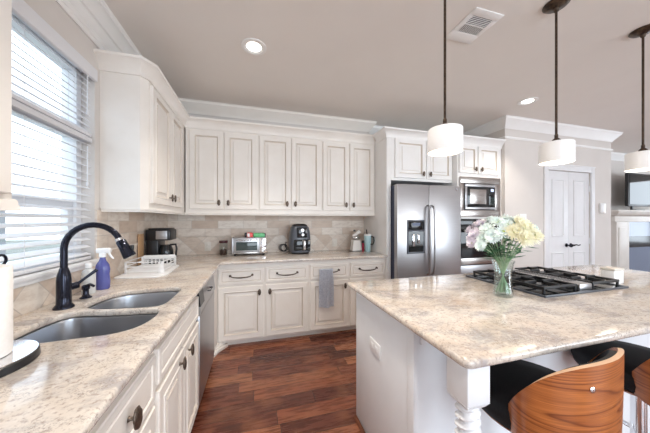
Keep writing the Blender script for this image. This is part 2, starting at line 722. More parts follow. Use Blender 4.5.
crown([(WX, HY), (WX, BY)], 'trim_1', 1.0, pr=[(0, 0), (.0, -.225), (.010, -.228), (.014, -.205), (.020, -.200), (.020, -.165), (.032, -.150), (.036, -.110), (.048, -.104), (.048, -.092), (.066, -.060), (.080, -.040), (.094, -.034), (.094, -.012), (.104, 0)])
crown([(WX + .1, 3.27), (1.57, 3.27), (1.57, BY)], 'trim_2', .95, m='cream')
crown([(1.57, BY), (PX0, BY)], 'trim_3', 1.2)
crown([(PX0, BY), (PX0, PY), (PX1, PY), (PX1, LY)], 'trim_4', 1.0)
crown([(PX1, LY), (EX, LY), (EX, HY)], 'trim_5', 1.0)
# small bead under the pantry crown
pb = [(0, 0), (.0, .03), (.012, .03), (.018, .015), (.012, 0)]
struct(MB().sweep([(PX0, 3.43), (PX0, PY), (PX1, PY), (PX1, LY)], [(o, 2.465 + h) for o, h in pb]), 'trim_6', 'white')
# baseboards
bp = [(0, 0), (.0, .11), (.008, .11), (.014, .09), (.014, 0)]
struct(MB().sweep([(PX0, 2.66), (PX0, PY), (DX0 - .09, PY)], bp), 'baseboard_pantry', 'white')
struct(MB().sweep([(DX1 + .09, PY), (PX1, PY), (PX1, LY), (6.4, LY)], bp), 'baseboard_living', 'white')
# pantry door casing
b = MB()
b.box(DX0 - .08, DX0, PY - .02, PY, 0, DZ + .08, .004)
b.box(DX1, DX1 + .08, PY - .02, PY, 0, DZ + .08, .004)
b.box(DX0, DX1, PY - .02, PY, DZ, DZ + .08, .004)
b.box(DX0 - .085, DX1 + .085, PY - .028, PY, DZ + .075, DZ + .09, .003)
struct(b, 'trim_7', 'door')

# backsplash tile
struct(MB().box(WX + .0125, 1.564, BY - .012, BY, .90, 1.415), 'backsplash_back', 'tilex', smooth=False)
b = MB()
b.box(WX, WX + .012, .1, WY0 - .005, .90, 1.41)
b.box(WX, WX + .012, WY1 + .0, BY, .90, 1.41)
b.box(WX, WX + .012, WY0 - .005, WY1, .90, WZ0 - .022)
struct(b, 'backsplash_left', 'tiley', smooth=False)
b = MB()
b.box(WX + .02, 1.564, BY - .022, BY - .0125, 1.125, 1.143, .004)
b.box(WX + .0125, WX + .022, WY1, BY - .02, 1.125, 1.143, .004)
struct(b, 'trim_8', 'tilex')

# ------------------------------------------------------------------ window
win = thing('window_1', (WX - .1, (WY0 + WY1) / 2, WZ0), 'white double-hung window with fixed light above, over the sink', 'window')
win['kind'] = 'structure'
TZ = 1.868
b = MB()
fx0, fx1 = WX - .15, WX - .07
for y0, y1 in ((WY0, WY0 + .05), (WY1 - .05, WY1)):
    b.box(fx0, fx1, y0, y1, WZ0, WZ1, .004)
for z0, z1 in ((WZ0, WZ0 + .05), (TZ, TZ + .03), (WZ1 - .05, WZ1)):
    b.box(fx0, fx1, WY0 + .05, WY1 - .05, z0, z1, .004)
b.build('window_frame', 'vinyl', win)
b = MB()
b.box(WX - .125, WX - .085, WY0 + .05, WY1 - .05, 1.42, 1.465, .004)
b.box(WX - .125, WX - .085, WY1 - .10, WY1 - .05, WZ0 + .05, 1.42, .004)
b.build('meeting_rail', 'vinyl', win)
for z0, z1 in ((WZ0 + .05, TZ), (TZ + .03, WZ1 - .05)):
    b = MB().box(WX - .112, WX - .108, WY0 + .05, WY1 - .05, z0, z1)
    b.build('pane', 'pane', win, smooth=False)
b = MB().box(WX - .15, WX + .03, WY0 - .02, WY1 + .01, WZ0 - .022, WZ0, .005)
b.box(WX, WX + .02, WY0 - .02, WY1 + .01, WZ0 - .045, WZ0 - .022, .004)
struct(b, 'window_sill', 'vinyl')


def blind(name, z0, z1, tilt, label, first, pitch=.034):
    x = WX - .035
    y0, y1 = WY0 + .012, WY1 - .012
    t = thing(name, (x, (y0 + y1) / 2, z0), label, 'blind', 'white slatted blinds on the sink window')
    b = MB().box(x - .03, x + .03, y0, y1, z1 - .03, z1, .004)
    if first:
        b.box(x + .03, x + .055, y0, y1 + .01, z1 - .075, z1 + .004, .006)
    b.build('headrail', 'blind', t)
    b = MB()
    n = int((z1 - z0 - .07) / pitch)
    for i in range(n):
        z = z0 + .042 + i * (z1 - z0 - .085) / (n - 1)
        dx, dz = .025 * math.cos(tilt), .025 * math.sin(tilt)
        th = .0014
        for sgn in (1,):
            v = [(x - dx, z + dz * 1), (x, z + .003), (x + dx, z - dz)]
            top = [(px, pz + th) for px, pz in v]
            botm = [(px, pz - th) for px, pz in v]
            ring = top + botm[::-1]
            A = [b.bm.verts.new((px, y0 + .004, pz)) for px, pz in ring]
            B = [b.bm.verts.new((px, y1 - .004, pz)) for px, pz in ring]
            k = len(ring)
            for j in range(k):
                b.bm.faces.new((A[j], A[(j + 1) % k], B[(j + 1) % k], B[j]))
            b.bm.faces.new(A)
            b.bm.faces.new(B[::-1])
    b.build('slats', 'blind', t)
    MB().box(x - .026, x + .026, y0 + .002, y1 - .002, z0, z0 + .022, .004).build('bottom_rail', 'blind', t)
    for yy in (y0 + .17, (y0 + y1) / 2, y1 - .17):
        b = MB().cyl((x + .028, yy, z0 + .01), (x + .028, yy, z1 - .05), .0012, 6)
        b.build('ladder_cord', 'blind', t)
    b = MB().cyl((x + .04, y1 - .07, z1 - .07), (x + .042, y1 - .075, z1 - .30), .0035, 8)
    b.lathe([(0, -.03), (.007, -.02), (.006, 0), (0, .004)], (x + .042, y1 - .075, z1 - .30), 10)
    b.build('pull_cord', 'blind', t)


blind('window_blind', WZ0 + .0005, TZ + .012, R(20), 'white slatted blind on the lower sash of the sink window, slats open to the garden', False, .044)
blind('window_blind', TZ + .018, WZ1 - .01, R(40), 'white slatted blind on the upper part of the sink window, slats tilted shut', True)

# ------------------------------------------------------------------ outside the window
tag(MB().box(-30, WX - .6, -15, 30, -.65, -.5).build('lawn', 'grass', smooth=False), 'grey-green lawn outside the sink window', 'lawn')
h = thing('house', (-9, 8, -.5), 'pale neighbouring house with a gabled roof seen through the blind', 'house')
MB().box(-12, -8.5, 4.0, 11.5, -.5, 2.0).build('wall', 'siding', h, smooth=False)
b = MB()
v = [b.bm.verts.new(p) for p in ((-8.5, 6.0, 2.0), (-8.5, 10.0, 2.0), (-8.5, 8.0, 3.6), (-12, 6.0, 2.0), (-12, 10.0, 2.0), (-12, 8.0, 3.6))]
for f in ((0, 1, 2), (5, 4, 3), (0, 2, 5, 3), (2, 1, 4, 5), (1, 0, 3, 4)):
    b.bm.faces.new([v[i] for i in f])
b.build('gable', 'siding', h, smooth=False)
b = MB()
for ya, yb in ((5.6, 8.0), (10.4, 8.0)):
    za, zb = 1.75, 3.68
    vs = [b.bm.verts.new(p) for p in ((-8.2, ya, za), (-8.2, yb, zb), (-12.2, yb, zb), (-12.2, ya, za))]
    r = bmesh.ops.solidify(b.bm, geom=[b.bm.faces.new(vs)], thickness=.12)
b.build('roof', 'roof', h, smooth=False)
b = MB()
b.box(-8.49, -8.44, 5.0, 6.2, .5, 1.6, .01)
b.build('window', 'teal', h)


def tree(x, y, ht, seed, label):
    rnd = random.Random(seed)
    t = thing('tree', (x, y, -.5), label, 'tree', 'trees outside the sink window')
    b = MB()
    b.tube([(x, y, -.5), (x + .1, y + .05, ht * .4), (x, y, ht * .75)], [.14, .10, .04], 8)
    for k in range(9):
        a = rnd.uniform(0, 2 * PI)
        z = ht * rnd.uniform(.3, .65)
        L = rnd.uniform(.8, 1.6)
        b.tube([(x + .05, y, z), (x + math.cos(a) * L * .5, y + math.sin(a) * L * .5, z + .5), (x + math.cos(a) * L, y + math.sin(a) * L, z + .7)], [.05, .03, .01], 6)
    b.build('trunk', 'bark', t)
    b = MB()
    for k in range(420):
        a, ra = rnd.uniform(0, 2 * PI), 1.5 * math.sqrt(rnd.random())
        z = ht * rnd.uniform(.45, 1.0)
        c = Vector((x + math.cos(a) * ra, y + math.sin(a) * ra, z))
        n = Vector((rnd.gauss(0, 1), rnd.gauss(0, 1), rnd.gauss(0, 1))).normalized()
        u = n.orthogonal().normalized() * .13
        w = n.cross(u.normalized()) * .07
        b.bm.faces.new([b.bm.verts.new(c + d) for d in (u, w, -u, -w)])
    b.build('foliage', 'leafout', t, smooth=False, recalc=False)


tree(-5.6, 3.6, 3.4, 1, 'thin leafy tree outside the window, in front of the pale house')
tree(-6.4, 13.5, 4.2, 2, 'taller leafy tree outside the window, beside the gabled house')

# ------------------------------------------------------------------ cabinet parts
DOORP = [(0, 0), (0, .016), (.004, .020), (.050, .020), (.053, .0235), (.057, .0235), (.062, .010), (.070, .005), (.078, .006), (.098, .0135), (.1005, .0195), (.112, .0195)]
DRAWP = [(0, 0), (0, .016), (.004, .020), (.026, .020), (.030, .014), (.036, .014), (.040, .018)]


class Face:
    """maps (u, v, w) of a cabinet front: u along it, v up, w out of it"""

    def __init__(s, kind, plane):
        s.k, s.p = kind, plane

    def __call__(s, u, v, w=0.0):
        if s.k == '-y':
            return Vector((u, s.p - w, v))
        if s.k == '+x':
            return Vector((s.p + w, u, v))
        if s.k == '+y':
            return Vector((u, s.p + w, v))

    def nrm(s):
        return {'-y': Vector((0, -1, 0)), '+x': Vector((1, 0, 0)), '+y': Vector((0, 1, 0))}[s.k]


def panel(fc, u0, u1, v0, v1, prof, scale=1.0):
    b = MB()
    loops = []
    mx = min(u1 - u0, v1 - v0) / 2 - .012
    for ins, w in prof:
        i = min(ins * scale, mx)
        loops.append([fc(u0 + i, v0 + i, w), fc(u1 - i, v0 + i, w), fc(u1 - i, v1 - i, w), fc(u0 + i, v1 - i, w)])
    gl = {5: 1, 6: 1, 9: 1} if prof is DOORP else {4: 1}
    b.nested(loops, lambda q: gl.get(q, 0))
    return b


def knob(parent, p, nrm, r=.017, tall=2.0, lean=0.0):
    """fluted oval shell knob on a stem"""
    n = Vector(nrm)
    up = Vector((0, 0, 1))
    sd = up.cross(n).normalized()
    if lean:
        q = Matrix.Rotation(lean, 3, n)
        up, sd = q @ up, q @ sd
    p = Vector(p)
    b = MB()
    b.lathe([(.009, 0), (.0055, .005), (.005, .017), (.008, .021)], p, 12, n)
    c = p + n * .024
    nu, nv = 28, 8
    rings = []
    for j in range(nv + 1):
        th = PI * j / nv
        ring = []
        for k in range(nu):
            a = 2 * PI * k / nu
            rr = math.sin(th)
            fl = 1 + .09 * math.cos(7 * a) * rr
            ring.append(b.bm.verts.new(c + sd * (r * rr * fl * math.cos(a)) + up * (r * tall * rr * math.sin(a)) - n * (.008 * math.cos(th))))
        rings.append(ring)
    for A, B in zip(rings[:-1], rings[1:]):
        for k in range(nu):
            b.bm.faces.new((A[k], A[(k + 1) % nu], B[(k + 1) % nu], B[k]))
    bmesh.ops.remove_doubles(b.bm, verts=b.bm.verts[:], dist=.0001)
    o = b.build('knob', 'bronzelight', parent, angle=80)
    return o


def pull(parent, fc, u, v, half=.105):
    b = MB()
    pts = []
    for k in range(13):
        s_ = -1 + k / 6
        w = .020 + .024 * (1 - s_ * s_) ** .6
        pts.append(fc(u + s_ * half, v - .022 * (1 - s_ * s_) ** .4, w))
    rad = [.0045 + .003 * (1 - abs(-1 + k / 6)) for k in range(13)]
    b.tube(pts, rad, 10)
    for s_ in (-1, 1):
        b.lathe([(.012, 0), (.011, .005), (.006, .009), (.006, .022), (.009, .026), (0, .03)], fc(u + s_ * half, v, .020), 12, fc.nrm())
    b.build('handle', 'bronze', parent)


def door(parent, fc, u0, u1, v0, v1, kn=None, scale=1.0, mats=('cream', 'glaze'), lean=0):
    d = panel(fc, u0, u1, v0, v1, DOORP, scale).build('door', list(mats), parent, angle=25)
    if kn:
        knob(d, fc(kn[0], kn[1], .0195), fc.nrm(), lean=lean)
    return d


def drawer(parent, fc, u0, u1, v0, v1, handle=True):
    d = panel(fc, u0, u1, v0, v1, DRAWP).build('drawer', ['cream', 'glaze'], parent, angle=25)
    if handle:
        pull(d, fc, (u0 + u1) / 2, (v0 + v1) / 2 + .012, min(.112, (u1 - u0) * .27))
    return d


# ------------------------------------------------------------------ upper cabinets, back wall
UF = 3.07
UZ0, UZ1 = 1.425, 2.375
uf = Face('-y', UF)
UN = [(-.745, .034, (-.705, -.352), (-.342, .022), 'white upper cabinet with two raised-panel doors, above the toaster oven by the corner'),
      (.034, .818, (.048, .420), (.432, .806), 'white upper cabinet with two raised-panel doors, above the black air fryer'),
      (.818, 1.564, (.832, 1.188), (1.200, 1.548), 'white upper cabinet with two raised-panel doors, beside the refrigerator panel')]
for i, (x0, x1, d1, d2, lab) in enumerate(UN):
    t = thing('upper_cabinet', ((x0 + x1) / 2, 3.25, UZ0), lab, 'cabinet', 'white upper cabinets on the back wall')
    MB().box(x0, x1, UF, BY - .001, UZ0, UZ1).build('body', 'cream', t, smooth=False)
    door(t, uf, d1[0], d1[1], 1.468, 2.35, (d1[1] - .045, 1.54))
    door(t, uf, d2[0], d2[1], 1.468, 2.35, (d2[0] + .045, 1.54))

CAB = [(-.004, 0), (.010, 0), (.012, .018), (.016, .035), (.055, .085), (.066, .09), (.068, .108), (-.004, .108)]
RAIL = [(-.004, 0), (-.004, .03), (.022, .03), (.026, .022), (.022, .012), (.014, .006), (.014, 0)]

# left-hand upper cabinet on the window wall
LF = -.757
EYP = 2.06
lf = Face('+x', LF)
t = thing('upper_cabinet', (-.89, 2.5, UZ0), 'white upper cabinet on the window wall, plain end panel towards the window', 'cabinet')
MB().prism([(WX + .001, EYP), (LF - .035, EYP), (LF, EYP + .05), (LF, UF - .001), (WX + .001, UF - .001)], UZ0, UZ1).build('body', 'cream', t, smooth=False)
door(t, lf, 2.14, 2.545, 1.468, 2.35, (2.51, 1.54))
door(t, lf, 2.555, 2.93, 1.468, 2.35, (2.595, 1.54))
# continuous cornice and light rail along both runs
struct(MB().sweep([(WX, EYP), (LF - .035, EYP), (LF, EYP + .05), (LF, UF), (1.564, UF)], [(o, UZ1 - .006 + z) for o, z in CAB]), 'trim_9', 'cream')
struct(MB().sweep([(WX + .013, EYP), (LF - .035, EYP), (LF, EYP + .05), (LF, UF), (1.564, UF)], [(o * .6, UZ0 - .026 + z) for o, z in RAIL]), 'trim_10', 'cream')

# near upper cabinet, left edge of the picture
NF = -.684
t = thing('upper_cabinet', (-.84, .64, 1.40), 'cream upper cabinet at the near left edge, beside the window', 'cabinet')
MB().box(WX + .001, NF, .30, .945, 1.40, 2.66, .002).build('body', 'cream', t)
nf = Face('+x', NF)
door(t, nf, .62, .92, 1.415, 2.62, (.830, 1.436))
door(t, nf, .315, .61, 1.44, 2.62, (.355, 1.475))
b = MB().sweep([(NF, .30), (NF, .945), (WX + .013, .945)], [(o * 1.0, 1.368 + z) for o, z in [(-.02, 0), (-.02, .034), (.004, .034), (.008, .028), (.008, .020), (.012, .008), (.013, 0)]])
b.build('light_rail', 'cream', t)

# ------------------------------------------------------------------ refrigerator surround and oven tower
TF = 2.66
tf = Face('-y', TF)
RF = 2.75
rf = Face('-y', RF)
FX0, FX1 = 1.565, 2.547
t = thing('refrigerator_cabinet', (2.05, 3.05, 0), 'tall white cabinet surround over and beside the refrigerator', 'cabinet')
b = MB().box(FX0, FX0 + .060, RF, BY - .001, 0, 2.42, .002)
b.build('side_panel', 'white', t)
b = MB().box(FX0 + .061, FX1, RF, BY - .001, 1.841, 2.42, .001)
b.build('body', 'white', t, smooth=False)
door(t, rf, 1.675, 2.124, 1.874, 2.369, (2.078, 1.934), mats=('white', 'glaze'))
door(t, rf, 2.136, 2.535, 1.874, 2.369, (2.182, 1.934), mats=('white', 'glaze'))
MB().sweep([(FX0, 3.0), (FX0, RF), (FX1, RF)], [(o, 2.366 + z) for o, z in CAB]).build('cornice', 'white', t)

OX0, OX1 = 2.548, 3.298
t = thing('oven_cabinet', (2.99, 3.05, 0), 'tall white cabinet tower that houses microwave and wall oven', 'cabinet')
b = MB()
b.box(OX0, OX0 + .04, TF, BY - .001, 0, 2.39, .001)
b.box(OX1 - .045, OX1, TF, BY - .001, 0, 2.39, .001)
for z0, z1 in ((0, .62), (1.36, 1.385), (1.918, 2.39)):
    b.box(OX0 + .04, OX1 - .045, TF, BY - .001, z0, z1, .001)
b.build('body', 'white', t)
door(t, tf, OX0 + .02, 2.862, 1.965, 2.33, (2.82, 2.02), .8, mats=('white', 'glaze'))
door(t, tf, 2.88, 3.24, 1.965, 2.33, (2.922, 2.02), .8, mats=('white', 'glaze'))
drawer(t, tf, OX0 + .05, 3.25, .16, .58)
MB().sweep([(OX0, TF), (OX1, TF)], [(o, 2.335 + z) for o, z in CAB]).build('cornice', 'white', t)

# refrigerator
fy = 2.575
t = thing('refrigerator', (2.08, 3.0, 0), 'stainless side-by-side refrigerator with a dark water dispenser', 'refrigerator')
MB().box(1.632, 2.530, 2.66, 3.38, .02, 1.77, .004).build('case', 'caseblue', t)
MB().box(1.62, 2.52, 2.62, 2.66, .0, .07, .004).build('kick_grille', 'black', t)


def bow_panel(x0, x1, z0, z1):
    b = MB()
    n = 9
    fr = [(x0 + (x1 - x0) * k / (n - 1)) for k in range(n)]
    poly = [(x, fy + .014 * (2 * (x - (x0 + x1) / 2) / (x1 - x0)) ** 2) for x in fr] + [(x1, 2.655), (x0, 2.655)]
    return b.prism(poly, z0, z1, .004)


dl = bow_panel(1.615, 2.052, .08, 1.772).build('freezer_door', 'steel', t)
dr = bow_panel(2.060, 2.535, .08, 1.772).build('refrigerator_door', 'steel', t)
b = MB()
b.box(1.738, 1.983, fy - .004, fy + .03, 1.205, 1.345, .006)
b.box(1.738, 1.760, fy - .004, fy + .03, .955, 1.205, .004)
b.box(1.961, 1.983, fy - .004, fy + .03, .955, 1.205, .004)
b.box(1.738, 1.983, fy - .012, fy + .03, .94, .962, .004)
d = b.build('water_dispenser', 'fryer', dl)
b = MB().box(1.760, 1.961, fy - .002, fy + .012, .962, 1.205)
b.box(1.753, 1.968, fy - .008, fy + .0, 1.225, 1.33, .003)
b.build('dispenser_recess', 'glassblack', dl)
b = MB()
b.box(1.808, 1.838, fy - .012, fy, 1.03, 1.17, .004)
b.box(1.878, 1.908, fy - .012, fy, 1.06, 1.17, .004)
b.build('dispenser_paddle', 'chrome', dl)
MB().box(1.808, 1.913, fy - .010, fy - .006, 1.275, 1.31).build('display', 'caseblue', dl, smooth=False)
for x, p in ((2.028, dl), (2.090, dr)):
    pts = [(x, fy + .012, .68), (x, fy - .03, .70), (x, fy - .047, .80), (x, fy - .05, 1.1), (x, fy - .047, 1.42), (x, fy - .03, 1.50), (x, fy + .012, 1.52)]
    MB().tube(pts, .0125, 12).build('handle', 'steel', p)
b = MB().lathe([(.020, 0), (.020, .003), (.017, .004), (.016, .0025), (0, .0025)], (2.455, fy + .0085, 1.735), 20, (0, -1, 0))
e = b.build('emblem', 'chrome', dr)
b = MB()
for dx in (-.006, .006):
    b.tube([(2.455 + dx + .005 * math.cos(a * .6), fy + .003, 1.735 + .007 * math.sin(a * .6)) for a in range(9)], .0012, 6)
b.build('monogram', 'caseblue', dr)

# microwave
my = 2.632
t = thing('microwave', (2.98, 2.9, 1.385), 'stainless built-in microwave with a black window, above the wall oven', 'microwave')
mx0, mx1, mz0, mz1 = 2.575, 3.252, 1.386, 1.915
b = MB()
b.box(mx0, mx1, my, TF + .02, mz1 - .085, mz1, .004)
b.box(mx0, mx1, my, TF + .02, mz0, mz0 + .09, .004)
b.box(mx0, mx0 + .055, my, TF + .02, mz0 + .09, mz1 - .085, .003)
b.box(mx1 - .10, mx1, my, TF + .02, mz0 + .09, mz1 - .085, .003)
b.build('trim_kit', 'steeldark', t)
b = MB().box(mx0 + .06, mx1 - .105, my + .004, 3.2, mz0 + .094, mz1 - .089, .003)
b.build('body', 'black', t)
b = MB()
ax0, ax1, az0, az1 = mx0 + .066, mx1 - .11, mz0 + .10, mz1 - .094
b.box(ax0, ax1, my - .012, my + .008, az1 - .035, az1, .003)
b.box(ax0, ax1, my - .012, my + .008, az0, az0 + .03, .003)
b.box(ax0, ax0 + .03, my - .012, my + .008, az0 + .03, az1 - .035, .002)
b.build('door_frame', 'steel', t)
MB().box(ax0 + .031, ax1 - .105, my - .010, my + .008, az0 + .031, az1 - .036, .003).build('door', 'glassblack', t)
MB().box(ax0 + .075, ax1 - .155, my - .0125, my - .0095, az0 + .07, az1 - .07, .001).build('window', 'steeldark', t)
p = MB().box(ax1 - .103, ax1, my - .010, my + .008, az0 + .031, az1 - .036, .003).build('control_panel', 'glassblack', t)
MB().box(ax1 - .075, ax1 - .03, my - .013, my - .0095, az1 - .095, az1 - .06).build('display', 'display', p, smooth=False)
b = MB()
for r_ in range(4):
    for c_ in range(3):
        b.box(ax1 - .080 + c_ * .022, ax1 - .064 + c_ * .022, my - .012, my - .0095, az0 + .06 + r_ * .028, az0 + .078 + r_ * .028)
b.build('buttons', 'teal', p, smooth=False)

# wall oven
t = thing('built_in_oven', (2.98, 2.9, .62), 'stainless and black wall oven under the microwave', 'oven')
oz0, oz1 = .625, 1.355
MB().box(mx0 + .002, mx1 - .002, TF - .004, 3.25, oz0, oz1, .002).build('body', 'black', t)
p = MB().box(mx0, mx1, my, TF - .005, 1.255, 1.352, .003).build('control_panel', 'glassblack', t)
MB().box(2.86, 3.01, my - .003, my + .002, 1.29, 1.325).build('display', 'teal', p, smooth=False)
d = MB().box(mx0, mx1, my - .004, TF - .005, .84, 1.245, .004).build('door', 'glassblack', t)
MB().box(mx0, mx1, my - .008, TF - .006, .755, .842, .004).build('door_trim', 'steeldark', d)
b = MB().box(mx0 + .02, mx1 - .02, my - .055, my - .034, 1.19, 1.222, .008)
for x in (mx0 + .06, mx1 - .06):
    b.box(x - .012, x + .012, my - .04, my, 1.195, 1.217, .003)
b.build('handle', 'steel', d)
MB().box(mx0, mx1, my, TF - .005, oz0, .745, .003).build('lower_panel', 'steel', t)

# ------------------------------------------------------------------ base cabinets
BF = 2.782
bf = Face('-y', BF)
BN = [(-.3785, .098, -.368, .085, 'white base cabinet with one drawer and one door, below the toaster oven', 'R'),
      (.098, .588, .110, .575, 'white base cabinet with one drawer and one door, below the air fryer', 'L'),
      (.588, 1.078, .602, 1.062, 'white base cabinet with the blue-grey towel hanging on its drawer pull', 'R'),
      (1.078, 1.5645, 1.095, 1.545, 'white base cabinet half hidden behind the island corner, last before the refrigerator', 'L')]
for i, (x0, x1, u0, u1, lab, sd) in enumerate(BN):
    t = thing('base_cabinet', ((x0 + x1) / 2, 3.1, 0), lab, 'cabinet', 'white base cabinets on the back wall')
    b = MB().box(x0, x1, BF, BY - .014, .066, .882)
    b.build('body', 'cream', t, smooth=False)
    b = MB().box(x0 + .0005, x1 - .0005, 2.845, BY - .014, 0, .066)
    b.box(x0 + .0005, x1 - .0005, BF + .02, 2.845, .046, .066, .003)
    b.build('toe_kick', 'cream', t, smooth=False)
    drawer(t, bf, u0, u1, .664, .830)
    kx = u1 - .042 if sd == 'R' else u0 + .042
    door(t, bf, u0, u1, .082, .640, (kx, .572))

# left run
SF = -.38
sf = Face('+x', SF)


def left_cab(y0, y1, lab, name='base_cabinet'):
    t = thing(name, (-.68, (y0 + y1) / 2, 0), lab, 'cabinet', 'cream base cabinets under the window')
    return t


t = left_cab(1.09, 1.82, 'cream sink base cabinet with a false drawer front and two doors')
b = MB()
b.box(WX + .013, SF, 1.0905, 1.108, .085, .882)
b.box(WX + .013, SF, 1.802, 1.8195, .085, .882)
b.box(WX + .013, SF - .02, 1.108, 1.802, .085, .10)
b.box(SF - .02, SF, 1.108, 1.802, .10, .12)
b.box(SF - .02, SF, 1.108, 1.802, .64, .70)
b.box(SF - .02, SF, 1.108, 1.802, .84, .882)
b.box(SF - .02, SF, 1.44, 1.47, .12, .64)
b.build('body', 'cream', t, smooth=False)
MB().box(WX + .05, -.44, 1.0905, 1.8195, 0, .085).build('toe_kick', 'cream', t, smooth=False)
panel(sf, 1.105, 1.805, .70, .838, DRAWP).build('false_drawer_front', ['cream', 'glaze'], t, angle=25)
door(t, sf, 1.105, 1.45, .105, .672, (1.375, .630))
door(t, sf, 1.458, 1.805, .105, .672, (1.535, .618))

t = left_cab(.45, 1.09, 'cream base cabinet with a drawer, nearest the photographer under the sink counter')
MB().box(WX + .013, SF, .4505, 1.0895, .085, .882, .001).build('body', 'cream', t, smooth=False)
MB().box(WX + .05, -.44, .4505, 1.0895, 0, .085).build('toe_kick', 'cream', t, smooth=False)
d = drawer(t, sf, .66, 1.07, .665, .838, False)
knob(d, sf(.862, .752, .0195), (1, 0, 0), r=.025, tall=1.5, lean=R(18))
door(t, sf, .66, 1.07, .105, .645, (.70, .575))

# corner filler with a bracket foot
t = thing('corner_post', (-.40, 2.6, 0), 'cream corner filler post with a bracket foot between dishwasher and back cabinets', 'cabinet')
b = MB().box(WX + .013, SF, 2.44, BF - .002, .085, .882, .001)
b.box(WX + .013, -.3795, BF - .002, BY - .014, .085, .882)
b.build('body', 'cream', t, smooth=False)
b = MB()
b.prism([(-.55, 2.45), (-.40, 2.55), (-.36, 2.70), (-.28, 2.80), (-.28, 2.842), (-.55, 2.842)], 0, .03, .003)
b.prism([(-.55, 2.47), (-.41, 2.57), (-.372, 2.74), (-.31, 2.81), (-.31, 2.842), (-.55, 2.842)], .03, .0655, .003)
b.build('foot', 'cream', t)

# dishwasher
t = thing('dishwasher', (-.68, 2.13, 0), 'stainless dishwasher with a black control strip, beside the sink base', 'dishwasher')
MB().box(WX + .05, SF - .002, 1.824, 2.436, .09, .875).build('tub', 'black', t, smooth=False)
MB().box(WX + .1, -.44, 1.83, 2.43, 0, .09).build('toe_kick', 'black', t, smooth=False)
MB().box(SF - .002, SF + .022, 1.826, 2.434, .10, .70, .004).build('door', 'steel', t)
b = MB().prism([(SF - .002, .705), (SF + .022, .705), (SF + .030, .725), (SF + .012, .868), (SF - .002, .868)], 1.826, 2.434)
for v in b.bm.verts:
    x, y, z = v.co
    v.co = (x, z, y)
p = b.build('control_panel', 'steel', t)
b = MB().prism([(SF + .013, .760), (SF + .028, .760), (SF + .0155, .866), (SF + .003, .866)], 1.824, 1.96)
for v in b.bm.verts:
    x, y, z = v.co
    v.co = (x, z, y)
b.box(SF - .01, SF + .018, 1.826, 2.434, .868, .880, .002)
b.build('control_strip', 'black', p)
b = MB().tube([(SF + .024, 2.13 - .05, .80), (SF + .045, 2.13 - .045, .80), (SF + .045, 2.13 + .045, .80), (SF + .024, 2.13 + .05, .80)], .006, 8)
b.build('latch', 'black', p)

# ------------------------------------------------------------------ L counter with the sink cut out
CT0, CT1 = .884, .914


def smooth_loop(pts, n=6):
    """Catmull-Rom closed loop"""
    out = []
    N = len(pts)
    for i in range(N):
        p0, p1, p2, p3 = [Vector((*pts[(i + k) % N], 0)) for k in (-1, 0, 1, 2)]
        for k in range(n):
            t = k / n
            q = .5 * ((2 * p1) + (-p0 + p2) * t + (2 * p0 - 5 * p1 + 4 * p2 - p3) * t * t + (-p0 + 3 * p1 - 3 * p2 + p3) * t ** 3)
            out.append((q.x, q.y))
    return out


far_b = smooth_loop([(-.80, 1.50), (-.83, 1.56), (-.82, 1.68), (-.775, 1.755), (-.70, 1.785), (-.55, 1.795), (-.478, 1.775), (-.445, 1.72), (-.443, 1.62), (-.446, 1.48), (-.465, 1.425), (-.52, 1.415), (-.66, 1.435), (-.745, 1.455)])
near_b = smooth_loop([(-.46, 1.375), (-.436, 1.32), (-.436, 1.24), (-.46, 1.165), (-.52, 1.12), (-.62, 1.112), (-.76, 1.102), (-.842, 1.118), (-.872, 1.18), (-.872, 1.31), (-.848, 1.405), (-.80, 1.435), (-.74, 1.425), (-.62, 1.40), (-.52, 1.39)])


def counter_slab(outer, holes, z0, z1, name, mats, label, cat, org, nose=.010):
    bm = bmesh.new()
    edges = []
    for L in [outer] + holes:
        vs = [bm.verts.new((x, y, z1)) for x, y in L]
        for i in range(len(vs)):
            edges.append(bm.edges.new((vs[i], vs[(i + 1) % len(vs)])))
    r = bmesh.ops.triangle_fill(bm, use_beauty=True, use_dissolve=False, edges=edges)
    faces = [f for f in r['geom'] if isinstance(f, bmesh.types.BMFace)]
    bmesh.ops.recalc_face_normals(bm, faces=faces)
    if faces[0].normal.z < 0:
        bmesh.ops.reverse_faces(bm, faces=faces)
    ex = bmesh.ops.extrude_face_region(bm, geom=faces)
    nv = [g for g in ex['geom'] if isinstance(g, bmesh.types.BMVert)]
    bmesh.ops.translate(bm, verts=nv, vec=(0, 0, 0))
    for v in bm.verts:
        pass
    for v in set(bm.verts) - set(nv):
        v.co.z = z0
    bmesh.ops.recalc_face_normals(bm, faces=bm.faces[:])
    bm.edges.ensure_lookup_table()
    es = [e for e in bm.edges if len(e.link_faces) == 2 and abs(e.verts[0].co.z - e.verts[1].co.z) < 1e-5 and e.link_faces[0].normal.dot(e.link_faces[1].normal) < .5]
    bmesh.ops.bevel(bm, geom=es, offset=nose, segments=3, profile=.5, affect='EDGES')
    mb = MB()
    mb.bm.free()
    mb.bm = bm
    o = mb.build(name, mats)
    origin_to(o, org)
    if label:
        tag(o, label, cat)
    return o


def rounded(poly, rads, n=6):
    """round polygon corners"""
    out = []
    N = len(poly)
    for i in range(N):
        p = Vector(poly[i])
        r = rads[i]
        if r <= 0:
            out.append(tuple(p))
            continue
        a = (Vector(poly[i - 1]) - p).normalized()
        c = (Vector(poly[(i + 1) % N]) - p).normalized()
        p0, p2 = p + a * r, p + c * r
        for k in range(n + 1):
            t = k / n
            q = p0 * (1 - t) ** 2 + p * 2 * t * (1 - t) + p2 * t * t
            out.append((q.x, q.y))
    return out


